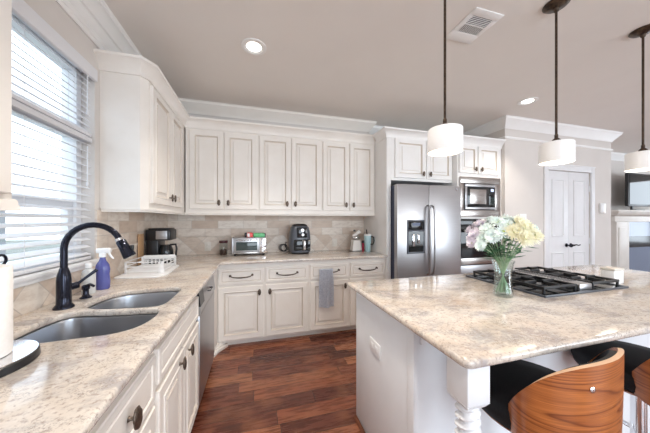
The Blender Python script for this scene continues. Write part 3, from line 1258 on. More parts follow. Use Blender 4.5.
XF, YF = -.338, 2.715
outer = rounded([(WX + .013, .30), (XF, .30), (XF, YF), (1.5645, YF), (1.5645, BY - .0135), (WX + .013, BY - .0135)], [0, .02, .06, 0, 0, 0])
counter_slab(outer, [far_b, near_b], CT0, CT1, 'countertop', 'granite', 'cream speckled granite L-shaped countertop under the window and along the back wall', 'countertop', (-.6, 1.5, CT0))

# sink: two bowls hung under the granite
t = thing('sink', (-.65, 1.45, CT0 - .20), 'stainless undermount double-bowl sink below the window', 'sink')


def bowl(loop, depth, name):
    cx = sum(p[0] for p in loop) / len(loop)
    cy = sum(p[1] for p in loop) / len(loop)
    b = MB()
    loops = []
    def sc(k, z):
        return [(cx + (x - cx) * k, cy + (y - cy) * k, z) for x, y in loop]
    loops.append(sc(1.05, CT0 - .0015))
    loops.append(sc(1.0, CT0 - .0015))
    loops.append(sc(.985, CT0 - .012))
    loops.append(sc(.95, CT0 - depth * .82))
    loops.append(sc(.90, CT0 - depth * .96))
    loops.append(sc(.80, CT0 - depth))
    loops.append(sc(.12, CT0 - depth - .006))
    vs = [[b.bm.verts.new(p) for p in L] for L in loops]
    for A, B in zip(vs[:-1], vs[1:]):
        n = len(A)
        for k in range(n):
            b.bm.faces.new((A[k], A[(k + 1) % n], B[(k + 1) % n], B[k]))
    b.bm.faces.new(vs[-1])
    o = b.build(name, 'sink', t, angle=60)
    MB().lathe([(.045, 0), (.045, .003), (.03, .004), (.028, .001), (0, .001)], (cx, cy, CT0 - depth - .004), 20).build('drain', 'chrome', o)


bowl(far_b, .19, 'bowl')
bowl(near_b, .21, 'bowl')

# faucet
fx, fyy, fz = -.895, 1.503, CT1
t = thing('faucet', (fx, fyy, fz), 'tall dark bronze gooseneck faucet with pull-down spray head', 'faucet')
b = MB().lathe([(.038, 0), (.038, .007), (.033, .014), (.0285, .022), (.0275, .06), (.0275, .135), (.025, .160), (.019, .182), (.0155, .195)], (fx, fyy, fz), 24)
b.build('body', 'faucet', t)
pts = [(fx, fyy, fz + .19), (fx, fyy, fz + .275)]
Rr = .118
for k in range(0, 15):
    a = PI - k * PI / 14 * .88
    pts.append((fx + Rr + Rr * math.cos(a), fyy, fz + .285 + Rr * math.sin(a)))
MB().tube(pts, .0142, 14).build('spout', 'faucet', t)
e0, e1 = Vector(pts[-1]), (Vector(pts[-1]) - Vector(pts[-2])).normalized()
b = MB().lathe([(.0165, 0), (.017, .006), (.022, .012), (.024, .05), (.028, .085), (.029, .098), (.024, .102), (0, .102)], e0, 20, e1)
s_ = b.build('spray_head', 'faucet', t)
MB().box(e0.x + .045, e0.x + .062, fyy - .008, fyy + .008, e0.z - .06, e0.z - .03, .004).build('spray_button', 'black', s_)
MB().lathe([(.019, -.006), (.019, .006)], e0, 20, e1).build('collar', 'chrome', s_)
b = MB().cyl((fx + .01, fyy + .02, fz + .095), (fx + .03, fyy + .045, fz + .10), .017, 16)
b.tube([(fx + .025, fyy + .04, fz + .10), (fx + .045, fyy + .058, fz + .122), (fx + .088, fyy + .088, fz + .165)], [.008, .0065, .0085], 10)
b.build('lever', 'faucet', t)

# soap pump
x, y = -.895, 1.665
t = thing('soap_dispenser', (x, y, CT1), 'small dark bronze soap pump set in the counter beside the faucet', 'soap dispenser')
MB().lathe([(.026, 0), (.026, .005), (.018, .010), (.013, .02), (.013, .045), (.018, .05), (.018, .065), (.012, .072), (0, .074)], (x, y, CT1), 20).build('base', 'faucet', t)
MB().tube([(x, y, CT1 + .066), (x + .03, y - .02, CT1 + .078), (x + .055, y - .035, CT1 + .070)], [.008, .007, .006], 10).build('nozzle', 'faucet', t)

# frosted bottle and violet spray bottle
x, y = -.935, 1.765
t = thing('soap_bottle', (x, y, CT1), 'frosted white soap bottle standing left of the blue spray bottle', 'bottle')
MB().lathe([(.030, 0), (.032, .006), (.032, .12), (.026, .137), (.014, .145), (.014, .155)], (x, y, CT1), 20).build('bottle', 'soapclear', t)
MB().lathe([(.0155, .150), (.0155, .172), (.010, .178), (0, .178)], (x, y, CT1), 16).build('cap', 'plastic', t)
x, y = -.912, 1.855
t = thing('spray_bottle', (x, y, CT1), 'violet-blue spray bottle with white trigger by the window end', 'bottle')
MB().lathe([(.030, 0), (.036, .008), (.037, .05), (.033, .09), (.036, .12), (.032, .15), (.018, .175), (.014, .19), (.014, .205)], (x, y, CT1), 20, sx=1.05, sy=.8).build('bottle', 'spray', t)
b = MB().lathe([(.018, .198), (.018, .22), (.014, .225)], (x, y, CT1), 14)
b.box(x - .032, x + .045, y - .013, y + .013, CT1 + .222, CT1 + .255, .009)
b.build('spray_cap', 'plastic', t)
MB().tube([(x + .03, y, CT1 + .228), (x + .045, y, CT1 + .20), (x + .058, y, CT1 + .185)], [.007, .006, .004], 8).build('trigger', 'plastic', t)

# paper towel holder and roll
x, y = -.775, .945
t = thing('paper_towel_holder', (x, y, CT1), 'paper towel stand with dark round base and ring finial, left edge', 'paper towel holder')
MB().lathe([(.128, 0), (.132, .004), (.130, .022), (.126, .026), (0, .026)], (x, y, CT1), 48).build('base', 'black', t)
MB().lathe([(.127, .0262), (.127, .0285), (.06, .0290), (0, .0290)], (x, y, CT1), 48).build('base_plate', 'chrome', t)
MB().cyl((x, y, CT1 + .026), (x, y, CT1 + .30), .006, 10).build('post', 'faucet', t)
b = MB().cyl((x + .002, y + .086, CT1 + .026), (x + .002, y + .086, CT1 + .285), .0045, 10)
b.tube([(x + .002, y + .086 + .016 * math.cos(a * 2 * PI / 20), CT1 + .300 + .016 * math.sin(a * 2 * PI / 20)) for a in range(20)], .004, 8, closed=True)
b.build('tension_arm', 'faucet', t)
b = MB().lathe([(.022, 0), (.074, 0), (.076, .003), (.076, .255), (.074, .258), (.022, .258), (.022, 0)], (x, y, CT1 + .031), 40)
o = b.build('paper_towel_roll', 'paper', None)
origin_to(o, (x, y, CT1 + .031))
tag(o, 'white paper towel roll standing on the dark round stand', 'paper towel')

# dish rack
t = thing('dish_rack', (-.80, 2.44, CT1), 'white dish drying rack on the counter between sink and coffee maker', 'dish rack')
rp = rounded([(-.995, 2.14), (-.70, 2.11), (-.655, 2.19), (-.68, 2.60), (-.99, 2.60)], [.03] * 5)
b = MB().prism(rp, CT1, CT1 + .012, .004)
b.build('drain_tray', 'plastic', t)
b = MB()
rim = rounded([(-.975, 2.25), (-.70, 2.22), (-.70, 2.58), (-.97, 2.58)], [.03] * 4)
for z in (.03, .065, .10):
    b.tube([(px, py, CT1 + z) for px, py in rim], .004, 6, closed=True)
L = len(rim)
for k in range(0, 24):
    f = k / 24
    i = int(f * L)
    px, py = rim[i]
    b.cyl((px, py, CT1 + .010), (px, py, CT1 + .10), .0028, 6)
for k in range(9):
    yy = 2.26 + k * .036
    b.cyl((-.97, yy, CT1 + .028), (-.70, yy, CT1 + .028), .003, 6)
b.build('rack', 'plastic', t)
# slotted back wall of the rack
b = MB()
b.box(-.96, -.71, 2.566, 2.574, CT1 + .012, CT1 + .03, .001)
b.box(-.96, -.71, 2.566, 2.574, CT1 + .075, CT1 + .112, .002)
for k in range(9):
    xx = -.96 + k * .0302
    b.box(xx, xx + .008, 2.566, 2.574, CT1 + .03, CT1 + .075, .001)
b.build('slotted_side', 'plastic', t)

# coffee maker
x0, x1, y0, y1 = -.995, -.795, 2.70, 2.91
t = thing('coffee_maker', ((x0 + x1) / 2, (y0 + y1) / 2, CT1), 'black drip coffee maker with glass carafe in the corner', 'coffee maker')
b = MB()
b.box(x0, x1, y0, y1, CT1, CT1 + .035, .008)
b.box(x0, x1 - .10, y0 + .01, y1, CT1 + .03, CT1 + .25, .006)
b.box(x0 - .002, x1 + .005, y0 + .005, y1 + .002, CT1 + .232, CT1 + .335, .008)
b.build('body', 'black', t)
MB().box(x0 + .015, x1 - .01, y0 + .02, y1 - .01, CT1 + .335, CT1 + .350, .005).build('lid', 'black', t)
MB().box(x0 + .085, x1 - .02, y0 + .001, y0 + .006, CT1 + .245, CT1 + .325, .001).build('control_plate', 'steel', t)
cxx, cyy = x1 - .055, y0 + .085
c_ = MB().lathe([(.045, 0), (.06, .01), (.066, .05), (.062, .10), (.048, .14), (.045, .15)], (cxx, cyy, CT1 + .036), 24).build('carafe', 'glassblack', t)
b = MB().tube([(cxx + .045, cyy - .02, CT1 + .185), (cxx + .095, cyy - .035, CT1 + .19), (cxx + .105, cyy - .04, CT1 + .15), (cxx + .095, cyy - .035, CT1 + .07), (cxx + .06, cyy - .025, CT1 + .06)], .009, 10)
b.build('carafe_handle', 'black', c_)
# brown board leaning behind the coffee maker
b = MB().box(-1.010, -.998, 2.58, 2.68, CT1 + .001, CT1 + .30, .002)
o = b.build('cutting_board', 'kraft')
origin_to(o, (-1.004, 2.63, CT1))
tag(o, 'narrow brown cutting board upright against the tile beside the coffee maker', 'cutting board')

# ------------------------------------------------------------------ things along the back counter
# jar
x, y = -.378, 3.28
t = thing('storage_jar', (x, y, CT1), 'clear glass jar with dark lid, left of the toaster oven', 'jar')
MB().lathe([(.043, 0), (.047, .006), (.047, .13), (.040, .142), (.040, .15)], (x, y, CT1), 24).build('jar', 'glass', t)
MB().lathe([(.049, .148), (.050, .152), (.050, .172), (.046, .176), (0, .176)], (x, y, CT1), 24).build('lid', 'lid', t)
MB().lathe([(.038, .004), (.042, .01), (.042, .062), (.03, .068), (0, .066)], (x, y, CT1), 20).build('contents', 'coffee', t)

# toaster oven
x0, x1, y0, y1, z0 = -.265, .128, 3.12, 3.36, CT1
t = thing('toaster_oven', ((x0 + x1) / 2, (y0 + y1) / 2, z0), 'small stainless toaster oven with three knobs on the back counter', 'toaster oven')
b = MB().box(x0, x1, y0 + .012, y1, z0 + .022, z0 + .215, .006)
b.box(x0 - .004, x0 + .012, y0 + .006, y1, z0 + .02, z0 + .218, .004)
b.build('body', 'steel', t)
b = MB()
for xx in (x0 + .03, x1 - .03):
    for yy in (y0 + .03, y1 - .03):
        b.lathe([(.012, 0), (.014, .024)], (xx, yy, z0), 12)
b.build('feet', 'black', t)
d = MB().box(x0 + .02, x1 - .085, y0 + .002, y0 + .014, z0 + .045, z0 + .20, .003).build('door', 'steel', t)
MB().box(x0 + .045, x1 - .105, y0 - .001, y0 + .004, z0 + .065, z0 + .165, .002).build('window', 'teal', d)
b = MB().tube([(x0 + .05, y0 + .002, z0 + .185), (x0 + .055, y0 - .02, z0 + .188), (x1 - .115, y0 - .02, z0 + .188), (x1 - .11, y0 + .002, z0 + .185)], .006, 8)
b.build('handle', 'chrome', d)
MB().box(x1 - .08, x1 - .003, y0 + .004, y0 + .013, z0 + .03, z0 + .21, .003).build('control_panel', 'chrome', t)
for k in range(3):
    MB().lathe([(.020, 0), (.019, .016), (.016, .019), (0, .019)], (x1 - .04, y0 + .004, z0 + .062 + k * .055), 16, (0, -1, 0)).build('knob', 'steeldark', t)
MB().box(x0 + .01, x1 - .09, y0 + .003, y0 + .012, z0 + .024, z0 + .040, .002).build('crumb_tray', 'steeldark', t)
# packets on top
t = thing('snack_packet', (-.075, 3.22, z0 + .215), 'red and black packet lying on top of the toaster oven', 'packet')
MB().box(-.10, -.028, 3.17, 3.27, z0 + .216, z0 + .275, .012).build('packet', 'red', t)
MB().box(-.128, -.098, 3.175, 3.265, z0 + .217, z0 + .272, .010).build('packet_end', 'black', t)
MB().box(-.092, -.066, 3.1685, 3.1705, z0 + .225, z0 + .266).build('printed_band', 'plastic', t, smooth=False)
t = thing('snack_packet', (.05, 3.22, z0 + .215), 'green packet lying on top of the toaster oven', 'packet')
MB().box(-.022, .115, 3.17, 3.27, z0 + .216, z0 + .268, .014).build('packet', 'green', t)
MB().box(.112, .126, 3.18, 3.26, z0 + .220, z0 + .262, .005).build('packet_end', 'black', t)

# air fryer
cx, cy = .555, 3.20
t = thing('air_fryer', (cx, cy, CT1), 'tall black and grey air fryer on the back counter', 'air fryer')


def rrect(a, b_, n=40, e=3.2):
    pts = []
    for k in range(n):
        th = 2 * PI * k / n
        c_, s_ = math.cos(th), math.sin(th)
        pts.append((a * math.copysign(abs(c_) ** (2 / e), c_), b_ * math.copysign(abs(s_) ** (2 / e), s_)))
    return pts


def loft(levels, c):
    b = MB()
    vs = []
    for a, b_, z in levels:
        vs.append([b.bm.verts.new((c[0] + x, c[1] + y, c[2] + z)) for x, y in rrect(a, b_)])
    n = len(vs[0])
    for A, B in zip(vs[:-1], vs[1:]):
        for k in range(n):
            b.bm.faces.new((A[k], A[(k + 1) % n], B[(k + 1) % n], B[k]))
    b.bm.faces.new(vs[0][::-1])
    b.bm.faces.new(vs[-1])
    return b


loft([(.115, .115, 0), (.122, .122, .012), (.122, .122, .022)], (cx, cy, CT1)).build('base', 'black', t)
loft([(.132, .128, .022), (.137, .133, .05), (.137, .133, .16), (.130, .126, .27), (.115, .112, .335), (.10, .098, .35)], (cx, cy, CT1)).build('body', 'fryer', t)
loft([(.098, .096, .3505), (.094, .092, .365), (.075, .073, .378), (.05, .05, .381)], (cx, cy, CT1)).build('lid', 'black', t)
b = MB().box(cx - .095, cx + .115, cy - .142, cy - .11, CT1 + .045, CT1 + .185, .012)
bk = b.build('basket', 'glassblack', t)
b = MB().box(cx + .015, cx + .048, cy - .185, cy - .135, CT1 + .055, CT1 + .175, .010)
b.build('basket_handle', 'steeldark', bk)
b = MB().box(cx - .055, cx + .075, cy - .136, cy - .10, CT1 + .205, CT1 + .335, .012)
p = b.build('control_panel', 'glassblack', t)
MB().lathe([(.026, 0), (.025, .012), (.02, .016), (0, .016)], (cx + .012, cy - .136, CT1 + .30), 18, (0, -1, 0)).build('dial', 'steel', p)
MB().lathe([(.022, 0), (.021, .012), (.016, .016), (0, .016)], (cx + .018, cy - .136, CT1 + .245), 18, (0, -1, 0)).build('dial', 'steel', p)

# coiled black cord at the wall
b = MB()
pts = []
for k in range(46):
    a = k * .42
    pts.append((.345 + .045 * math.cos(a) + .0008 * k, 3.345 + .012 * math.sin(a * .7), CT1 + .06 + .045 * math.sin(a)))
pts = [(.42, 3.412, CT1 + .12), (.40, 3.39, CT1 + .13)] + pts + [(.42, 3.30, CT1 + .008), (.44, 3.29, CT1 + .006)]
b.tube(pts, .0045, 6)
b.build('power_cord', 'black', t)

# white stand mixer-like appliance and tumbler
cx, cy = 1.352, 3.22
t = thing('countertop_mixer', (cx, cy, CT1), 'small white and chrome countertop mixer beside the pale blue tumbler', 'mixer')
MB().box(cx - .075, cx + .07, cy - .06, cy + .06, CT1, CT1 + .012, .005).build('foot', 'steel', t)
b = MB()
loops = []
for w0, w1, z in ((.068, .055, .012), (.060, .05, .06), (.052, .045, .12), (.05, .045, .15)):
    loops.append([(cx - w0, cy - w1, CT1 + z), (cx + w0, cy - w1, CT1 + z), (cx + w0, cy + w1, CT1 + z), (cx - w0, cy + w1, CT1 + z)])
b.nested(loops)
b.build('body', 'mixergrey', t, angle=50)
MB().ell((cx + .0, cy, CT1 + .185), .062, .045, .030).build('head', 'chrome', t)
MB().cyl((cx - .045, cy, CT1 + .205), (cx + .06, cy, CT1 + .27), .020, 16, .024).build('barrel', 'mixergrey', t)
MB().lathe([(.016, 0), (.016, .02), (0, .024)], (cx - .02, cy, CT1 + .27), 12).build('knob', 'black', t)
b = MB().cyl((1.445, 3.185, CT1), (1.445, 3.185, CT1 + .11), .014, 14)
b.lathe([(.016, .11), (.016, .14), (.012, .145), (0, .145)], (1.445, 3.185, CT1), 14, mi=1)
o = b.build('spice_bottle', ['redlid', 'black'])
origin_to(o, (1.445, 3.185, CT1))
tag(o, 'slim dark red bottle between the white mixer and the tumbler', 'bottle')
x, y = 1.503, 3.11
x = 1.482
t = thing('tumbler', (x, y, CT1), 'pale blue insulated tumbler with handle and straw, beside the refrigerator panel', 'tumbler')
MB().lathe([(.033, 0), (.036, .004), (.038, .09), (.047, .115), (.050, .215), (.048, .22)], (x, y, CT1), 26).build('cup', 'tumbler', t)
MB().lathe([(.051, .216), (.051, .232), (.045, .238), (0, .238)], (x, y, CT1), 26).build('lid', 'plastic', t)
MB().tube([(x + .035, y - .035, CT1 + .205), (x + .055, y - .065, CT1 + .20), (x + .058, y - .07, CT1 + .15), (x + .05, y - .06, CT1 + .105), (x + .03, y - .03, CT1 + .10)], .008, 10).build('handle', 'black', t)
MB().cyl((x - .01, y, CT1 + .23), (x - .02, y, CT1 + .30), .008, 10).build('straw', 'black', t)

# outlets on the tile


def outlet(p, nrm, label, w=.072, h=.115, kind='outlet', m='almond', n_gang=1):
    fc = {(0, -1): Face('-y', p[1]), (1, 0): Face('+x', p[0]), (-1, 0): None}[nrm]
    t = thing('light_switch' if kind == 'switch' else 'power_outlet', p, label, kind)
    u = p[0] if nrm[1] else p[1]
    b = MB()
    q0, q1 = fc(u - w / 2, p[2] - h / 2, 0), fc(u + w / 2, p[2] + h / 2, .007)
    b.box(min(q0.x, q1.x), max(q0.x, q1.x), min(q0.y, q1.y), max(q0.y, q1.y), q0.z, q1.z, .002)
    b.build('plate', m, t)
    for gx in range(n_gang):
        uu = u + (gx - (n_gang - 1) / 2) * .046
        zs = (0,) if kind == 'switch' else (-.022, .022)
        for dz in zs:
            b = MB()
            hh = .033 if kind == 'switch' else .014
            q0, q1 = fc(uu - .016, p[2] + dz - hh, .006), fc(uu + .016, p[2] + dz + hh, .010)
            b.box(min(q0.x, q1.x), max(q0.x, q1.x), min(q0.y, q1.y), max(q0.y, q1.y), q0.z, q1.z, .002)
            b.build('rocker' if kind == 'switch' else 'socket', m, t)
    return t


outlet((-.578, BY - .012, 1.01), (0, -1), 'almond wall outlet on the tile left of the glass jar')
outlet((1.105, BY - .012, 1.02), (0, -1), 'almond wall outlet on the tile left of the white mixer')
outlet((3.63, PY, 1.372), (0, -1), 'white double light switch on the pantry wall above the flowers', .118, .118, 'switch', 'plastic', 2)

# hanging towel on the third drawer pull
t0x, t1x = .690, .868
b = MB()


def tw(u, v):
    s_ = v
    fold = math.sin(u * 17) * .006 + math.sin(u * 7 + 1) * .006
    gather = 1 - .12 * math.exp(-((s_ - .0) / .25) ** 2)
    x = (t0x + t1x) / 2 + (u - .5) * (t1x - t0x) * gather
    z = .775 - s_ * .425 + .006 * math.sin(u * 9)
    y = 2.705 + fold * (.3 + s_) + .006
    return (x, y, z)


b.grid(tw, 26, 24)
b.grid(lambda u, v: ((t0x + t1x) / 2 + (u - .5) * (t1x - t0x) * .86, 2.740 + .003 * math.sin(u * 15), .772 - v * .33), 26, 12)
b.grid(lambda u, v: ((t0x + t1x) / 2 + (u - .5) * (t1x - t0x) * .87, 2.713 + (2.740 - 2.713) * v, .776 + .010 * math.sin(PI * v)), 26, 6)
bm = b.bm
bmesh.ops.solidify(bm, geom=bm.faces[:], thickness=.004)
o = b.build('dish_towel', 'towel', angle=70)
origin_to(o, (.786, 2.73, .78))
tag(o, 'blue-grey dish towel hanging from a drawer pull on the back cabinets', 'towel')

# ------------------------------------------------------------------ island
IX0, IX1, IY0, IY1 = .612, 3.15, .600, 1.615
PXL = .662
KY = .93
t = thing('kitchen_island', (1.9, 1.2, 0), 'white kitchen island with a knee space and twisted corner leg', 'island')
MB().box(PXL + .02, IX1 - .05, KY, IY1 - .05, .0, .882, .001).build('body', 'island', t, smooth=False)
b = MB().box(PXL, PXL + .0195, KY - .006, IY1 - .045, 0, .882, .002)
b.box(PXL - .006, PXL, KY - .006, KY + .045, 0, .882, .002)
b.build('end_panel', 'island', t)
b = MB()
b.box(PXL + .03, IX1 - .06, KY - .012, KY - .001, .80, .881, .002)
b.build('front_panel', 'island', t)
b = MB().sweep([(IX1 - .06, KY - .001), (PXL - .001, KY - .008), (PXL - .001, IY1 - .045)], [(0, 0), (0, .018), (-.004, .024), (-.016, .012), (-.018, 0)])
M['shoe'] = noisy('stained_shoe_mould', (.12, .04, .02), (.2, .07, .035), 20, .4)
for v in b.bm.verts:
    pass
b.build('shoe_moulding', 'shoe', t)
for lx, ly in ((.682, .668), (IX1 - .075, .668)):
    b = MB()
    h = .045
    b.box(lx - h, lx + h, ly - h, ly + h, .752, .882, .003)
    # chamfered neck down to the round
    b.nested([[(lx - h, ly - h, .752), (lx + h, ly - h, .752), (lx + h, ly + h, .752), (lx - h, ly + h, .752)],
              [(lx - .034, ly - .034, .735), (lx + .034, ly - .034, .735), (lx + .034, ly + .034, .735), (lx - .034, ly + .034, .735)]])
    nz, na = 130, 40
    rows = []
    for j in range(nz + 1):
        z = .738 - j / nz * .58
        env = .036 * (1 - .12 * abs(2 * j / nz - 1))
        ring = []
        for k in range(na):
            a = 2 * PI * k / na
            rr = env + .0065 * math.cos(2 * (a + (.69 - z) * 108))
            ring.append(b.bm.verts.new((lx + rr * math.cos(a), ly + rr * math.sin(a), z)))
        rows.append(ring)
    for A, B in zip(rows[:-1], rows[1:]):
        for k in range(na):
            b.bm.faces.new((A[k], A[(k + 1) % na], B[(k + 1) % na], B[k]))
    b.bm.faces.new(rows[0])
    b.bm.faces.new(rows[-1][::-1])
    b.box(lx - h, lx + h, ly - h, ly + h, 0, .16, .003)
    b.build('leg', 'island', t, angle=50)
outer = rounded([(IX0, IY0), (IX1, IY0), (IX1, IY1), (IX0, IY1)], [.035, .035, .02, .02])
counter_slab(outer, [], CT0, CT1, 'countertop', 'granite', 'cream and grey veined granite countertop on the island', 'countertop', (1.9, 1.1, CT0), .012)
# outlet on the island end panel
p = (PXL - .0005, 1.29, .615)
t = thing('power_outlet', p, 'white outlet plate on the left end panel of the island', 'outlet')
MB().box(PXL - .007, PXL - .0005, 1.225, 1.35, .575, .65, .002).build('plate', 'plastic', t)
for dy in (-.024, .024):
    MB().box(PXL - .010, PXL - .006, p[1] + dy - .014, p[1] + dy + .014, p[2] - .016, p[2] + .014, .002).build('socket', 'plastic', t)

# cooktop
kx0, kx1, ky0, ky1, kz = 1.535, 2.252, .985, 1.515, CT1
t = thing('cooktop', ((kx0 + kx1) / 2, (ky0 + ky1) / 2, kz), 'black gas cooktop with steel downdraft vent, set in the island', 'cooktop')
MB().box(kx0, kx1, ky0, ky1, kz, kz + .010, .004).build('tray', 'glassblack', t)
b = MB()
for x0, x1, y0, y1 in ((kx0 - .004, kx1 + .004, ky0 - .004, ky0 + .006), (kx0 - .004, kx1 + .004, ky1 - .006, ky1 + .004), (kx0 - .004, kx0 + .006, ky0, ky1), (kx1 - .006, kx1 + .004, ky0, ky1)):
    b.box(x0, x1, y0, y1, kz + .0002, kz + .012, .002)
b.build('edge_trim', 'fryer', t)
vx = (kx0 + kx1) / 2 + .012
b = MB().box(vx - .055, vx + .055, ky0 + .02, ky1 - .03, kz + .010, kz + .046, .006)
v_ = b.build('downdraft_vent', 'steel', t)
b = MB()
for k in range(20):
    yy = ky0 + .09 + k * .018
    b.box(vx - .038, vx + .038, yy, yy + .007, kz + .0455, kz + .0475)
b.build('vent_slots', 'blackmatte', v_, smooth=False)
for gx0, gx1 in ((kx0 + .03, vx - .07), (vx + .07, kx1 - .025)):
    for gy0, gy1 in ((ky0 + .025, (ky0 + ky1) / 2 - .008), ((ky0 + ky1) / 2 + .008, ky1 - .03)):
        gcx, gcy = (gx0 + gx1) / 2, (gy0 + gy1) / 2
        b = MB()
        zt0, zt1 = kz + .034, kz + .050
        b.box(gx0, gx1, gy0, gy0 + .014, zt0, zt1, .003)
        b.box(gx0, gx1, gy1 - .014, gy1, zt0, zt1, .003)
        b.box(gx0, gx0 + .014, gy0 + .012, gy1 - .012, zt0, zt1, .003)
        b.box(gx1 - .014, gx1, gy0 + .012, gy1 - .012, zt0, zt1, .003)
        for sx in (-1, 1):
            xa, xb = sorted((gcx + sx * .028, gcx + sx * ((gx1 - gx0) / 2 - .01)))
            b.box(xa, xb, gcy - .006, gcy + .006, zt0, zt1 + .006, .003)
            ya, yb = sorted((gcy + sx * .028, gcy + sx * ((gy1 - gy0) / 2 - .01)))
            b.box(gcx - .006, gcx + .006, ya, yb, zt0, zt1 + .006, .003)
        for fx_ in (gx0 + .007, gx1 - .007):
            for fy_ in (gy0 + .007, gy1 - .007):
                b.cyl((fx_, fy_, kz + .010), (fx_, fy_, zt0 + .004), .007, 8)
        b.build('grate', 'blackmatte', t)
        b = MB().lathe([(.050, .010), (.046, .016), (.036, .018), (.034, .026), (.040, .027), (.040, .033), (0, .034)], (gcx, gcy, kz), 22)
        b.build('burner', 'black', t)

# small white box beside the cooktop
t = thing('storage_box', (2.345, 1.10, CT1), 'small white box with pale lid on the island, right of the cooktop', 'box')
MB().box(2.295, 2.395, 1.065, 1.135, CT1, CT1 + .088, .004).build('box', 'plastic', t)
MB().box(2.292, 2.398, 1.062, 1.138, CT1 + .0885, CT1 + .104, .004).build('lid', 'almond', t)

# vase
vx_, vy_ = 1.345, 1.075
t = thing('vase', (vx_, vy_, CT1), 'clear glass vase of pastel flowers on the island in front of the cooktop', 'vase')
VP = [(.044, 0), (.047, .004), (.047, .03), (.041, .09), (.043, .14), (.050, .185), (.056, .20)]
inner = [(r - .003, z) for r, z in VP[::-1] if z > .012] + [(.040, .014), (0, .012)]
b = MB()
pr = [(0, 0)] + VP + inner
b.lathe(pr, (vx_, vy_, CT1), 32)
b.build('glass', 'glass', t, angle=60)
MB().lathe([(0, .0135), (.039, .0145), (.0425, .03), (.0372, .09), (.0385, .125), (0, .125)], (vx_, vy_, CT1), 28).build('water', 'water', t)


def flower(kind, ox, oy, h, r, seed, label, group):
    rnd = random.Random(seed)
    ox, oy = .624 * ox + .781 * oy, -.781 * ox + .624 * oy
    top = Vector((vx_ + ox, vy_ + oy, CT1 + h))
    foot = Vector((vx_ - ox * .22, vy_ - oy * .22, CT1 + .02))
    neck = Vector((vx_ + ox * .18, vy_ + oy * .18, CT1 + .195))
    t = thing('flower', tuple(foot), label, 'flower', group)
    b = MB().tube([foot, foot.lerp(neck, .5), neck, neck.lerp(top, .5) + Vector((0, 0, .012)), top], .0026, 6)
    b.build('stem', 'stem', t)
    # dome of petals facing up and outwards
    ax = (Vector((ox, oy - .05, .06))).normalized()
    q = Vector((0, 0, 1)).rotation_difference(ax).to_matrix()
    b = MB()
    rings = {'daisy': [(18, .10, 1.0), (16, .45, .82), (10, .85, .5)], 'mum': [(20, -.25, 1.0), (20, .10, 1.0), (18, .45, .92), (14, .85, .75), (9, 1.2, .5)]}['mum' if kind != 'aqua' or seed % 3 else 'daisy']
    for cnt, el, k in rings:
        for i in range(cnt):
            a = 2 * PI * (i + rnd.uniform(-.25, .25)) / cnt
            L = r * k * rnd.uniform(.9, 1.08)
            e_ = el + rnd.uniform(-.12, .12)
            d = Vector((math.cos(a) * math.cos(e_), math.sin(a) * math.cos(e_), math.sin(e_)))
            sd = Vector((-math.sin(a), math.cos(a), 0))
            n = d.cross(sd)
            w = r * .11
            p0 = d * r * .08
            p1 = d * L * .6 + n * (-.06 * r)
            p2 = d * L + n * (.10 * r)
            th = n * .0012
            up_, dn = [], []
            for p_, ww in ((p0, w * .35), (p1, w), (p2, w * .55)):
                for sg in (-1, 1):
                    up_.append(b.bm.verts.new(top + q @ (p_ + sd * ww * sg + th)))
            b.bm.faces.new((up_[0], up_[1], up_[3], up_[2]))
            b.bm.faces.new((up_[2], up_[3], up_[5], up_[4]))
    b.build('petals', {'lav': 'lav', 'aqua': 'aqua', 'yellow': 'yellow'}[kind], t, smooth=False, recalc=False)
    b = MB().ell(top + q @ Vector((0, 0, .004)), r * .2, r * .2, r * .16, 10, 6)
    b.build('eye', 'yelcore', t)
    # two leaves low on the stem
    b = MB()
    for k in range(5):
        p = neck.lerp(top, .15 + .14 * k)
        a = rnd.uniform(0, 2 * PI)
        d = Vector((math.cos(a), math.sin(a), rnd.uniform(-.1, .35)))
        sd = Vector((-math.sin(a), math.cos(a), 0))
        L = rnd.uniform(.05, .09)
        cs = [p, p + d * L * .4 + sd * .012, p + d * L, p + d * L * .4 - sd * .012]
        mid = p + d * L * .5 + Vector((0, 0, -.004))
        v = [b.bm.verts.new(c) for c in cs]
        m_ = b.bm.verts.new(mid)
        for i in range(4):
            b.bm.faces.new((v[i], v[(i + 1) % 4], m_))
    b.build('leaf', 'leaf', t, smooth=False, recalc=False)


FL = [('lav', -.175, .0, .325, .036), ('lav', -.150, -.05, .350, .038), ('lav', -.185, .02, .365, .034), ('lav', -.145, .05, .395, .036), ('lav', -.120, .0, .405, .036), ('lav', -.165, -.06, .295, .034),
      ('aqua', -.085, -.06, .375, .040), ('aqua', -.065, .03, .425, .038), ('aqua', -.03, -.04, .415, .042), ('aqua', .015, .04, .43, .040), ('aqua', -.05, -.10, .340, .042), ('aqua', .0, -.10, .365, .042), ('aqua', -.105, -.07, .325, .038), ('aqua', -.10, .06, .41, .036), ('aqua', .02, -.06, .400, .038), ('aqua', .06, .07, .42, .036), ('aqua', .155, .07, .375, .034), ('aqua', .175, .03, .350, .032), ('aqua', -.115, -.10, .285, .032),
      ('yellow', .055, -.10, .365, .046), ('yellow', .105, -.08, .385, .048), ('yellow', .150, -.06, .345, .046), ('yellow', .085, -.03, .415, .044), ('yellow', .105, -.11, .335, .046)]
LB = {'lav': ('pale lavender flower at the left of the bouquet in the glass vase', 'lavender flowers in the vase'),
      'aqua': ('pale aqua flower amid the bouquet in the glass vase', 'aqua flowers in the vase'),
      'yellow': ('pale yellow chrysanthemum at the right of the bouquet in the glass vase', 'yellow flowers in the vase')}
for i, (k, ox, oy, h, r) in enumerate(FL):
    flower(k, ox * .88, oy, h, r, i + 1, *LB[k])

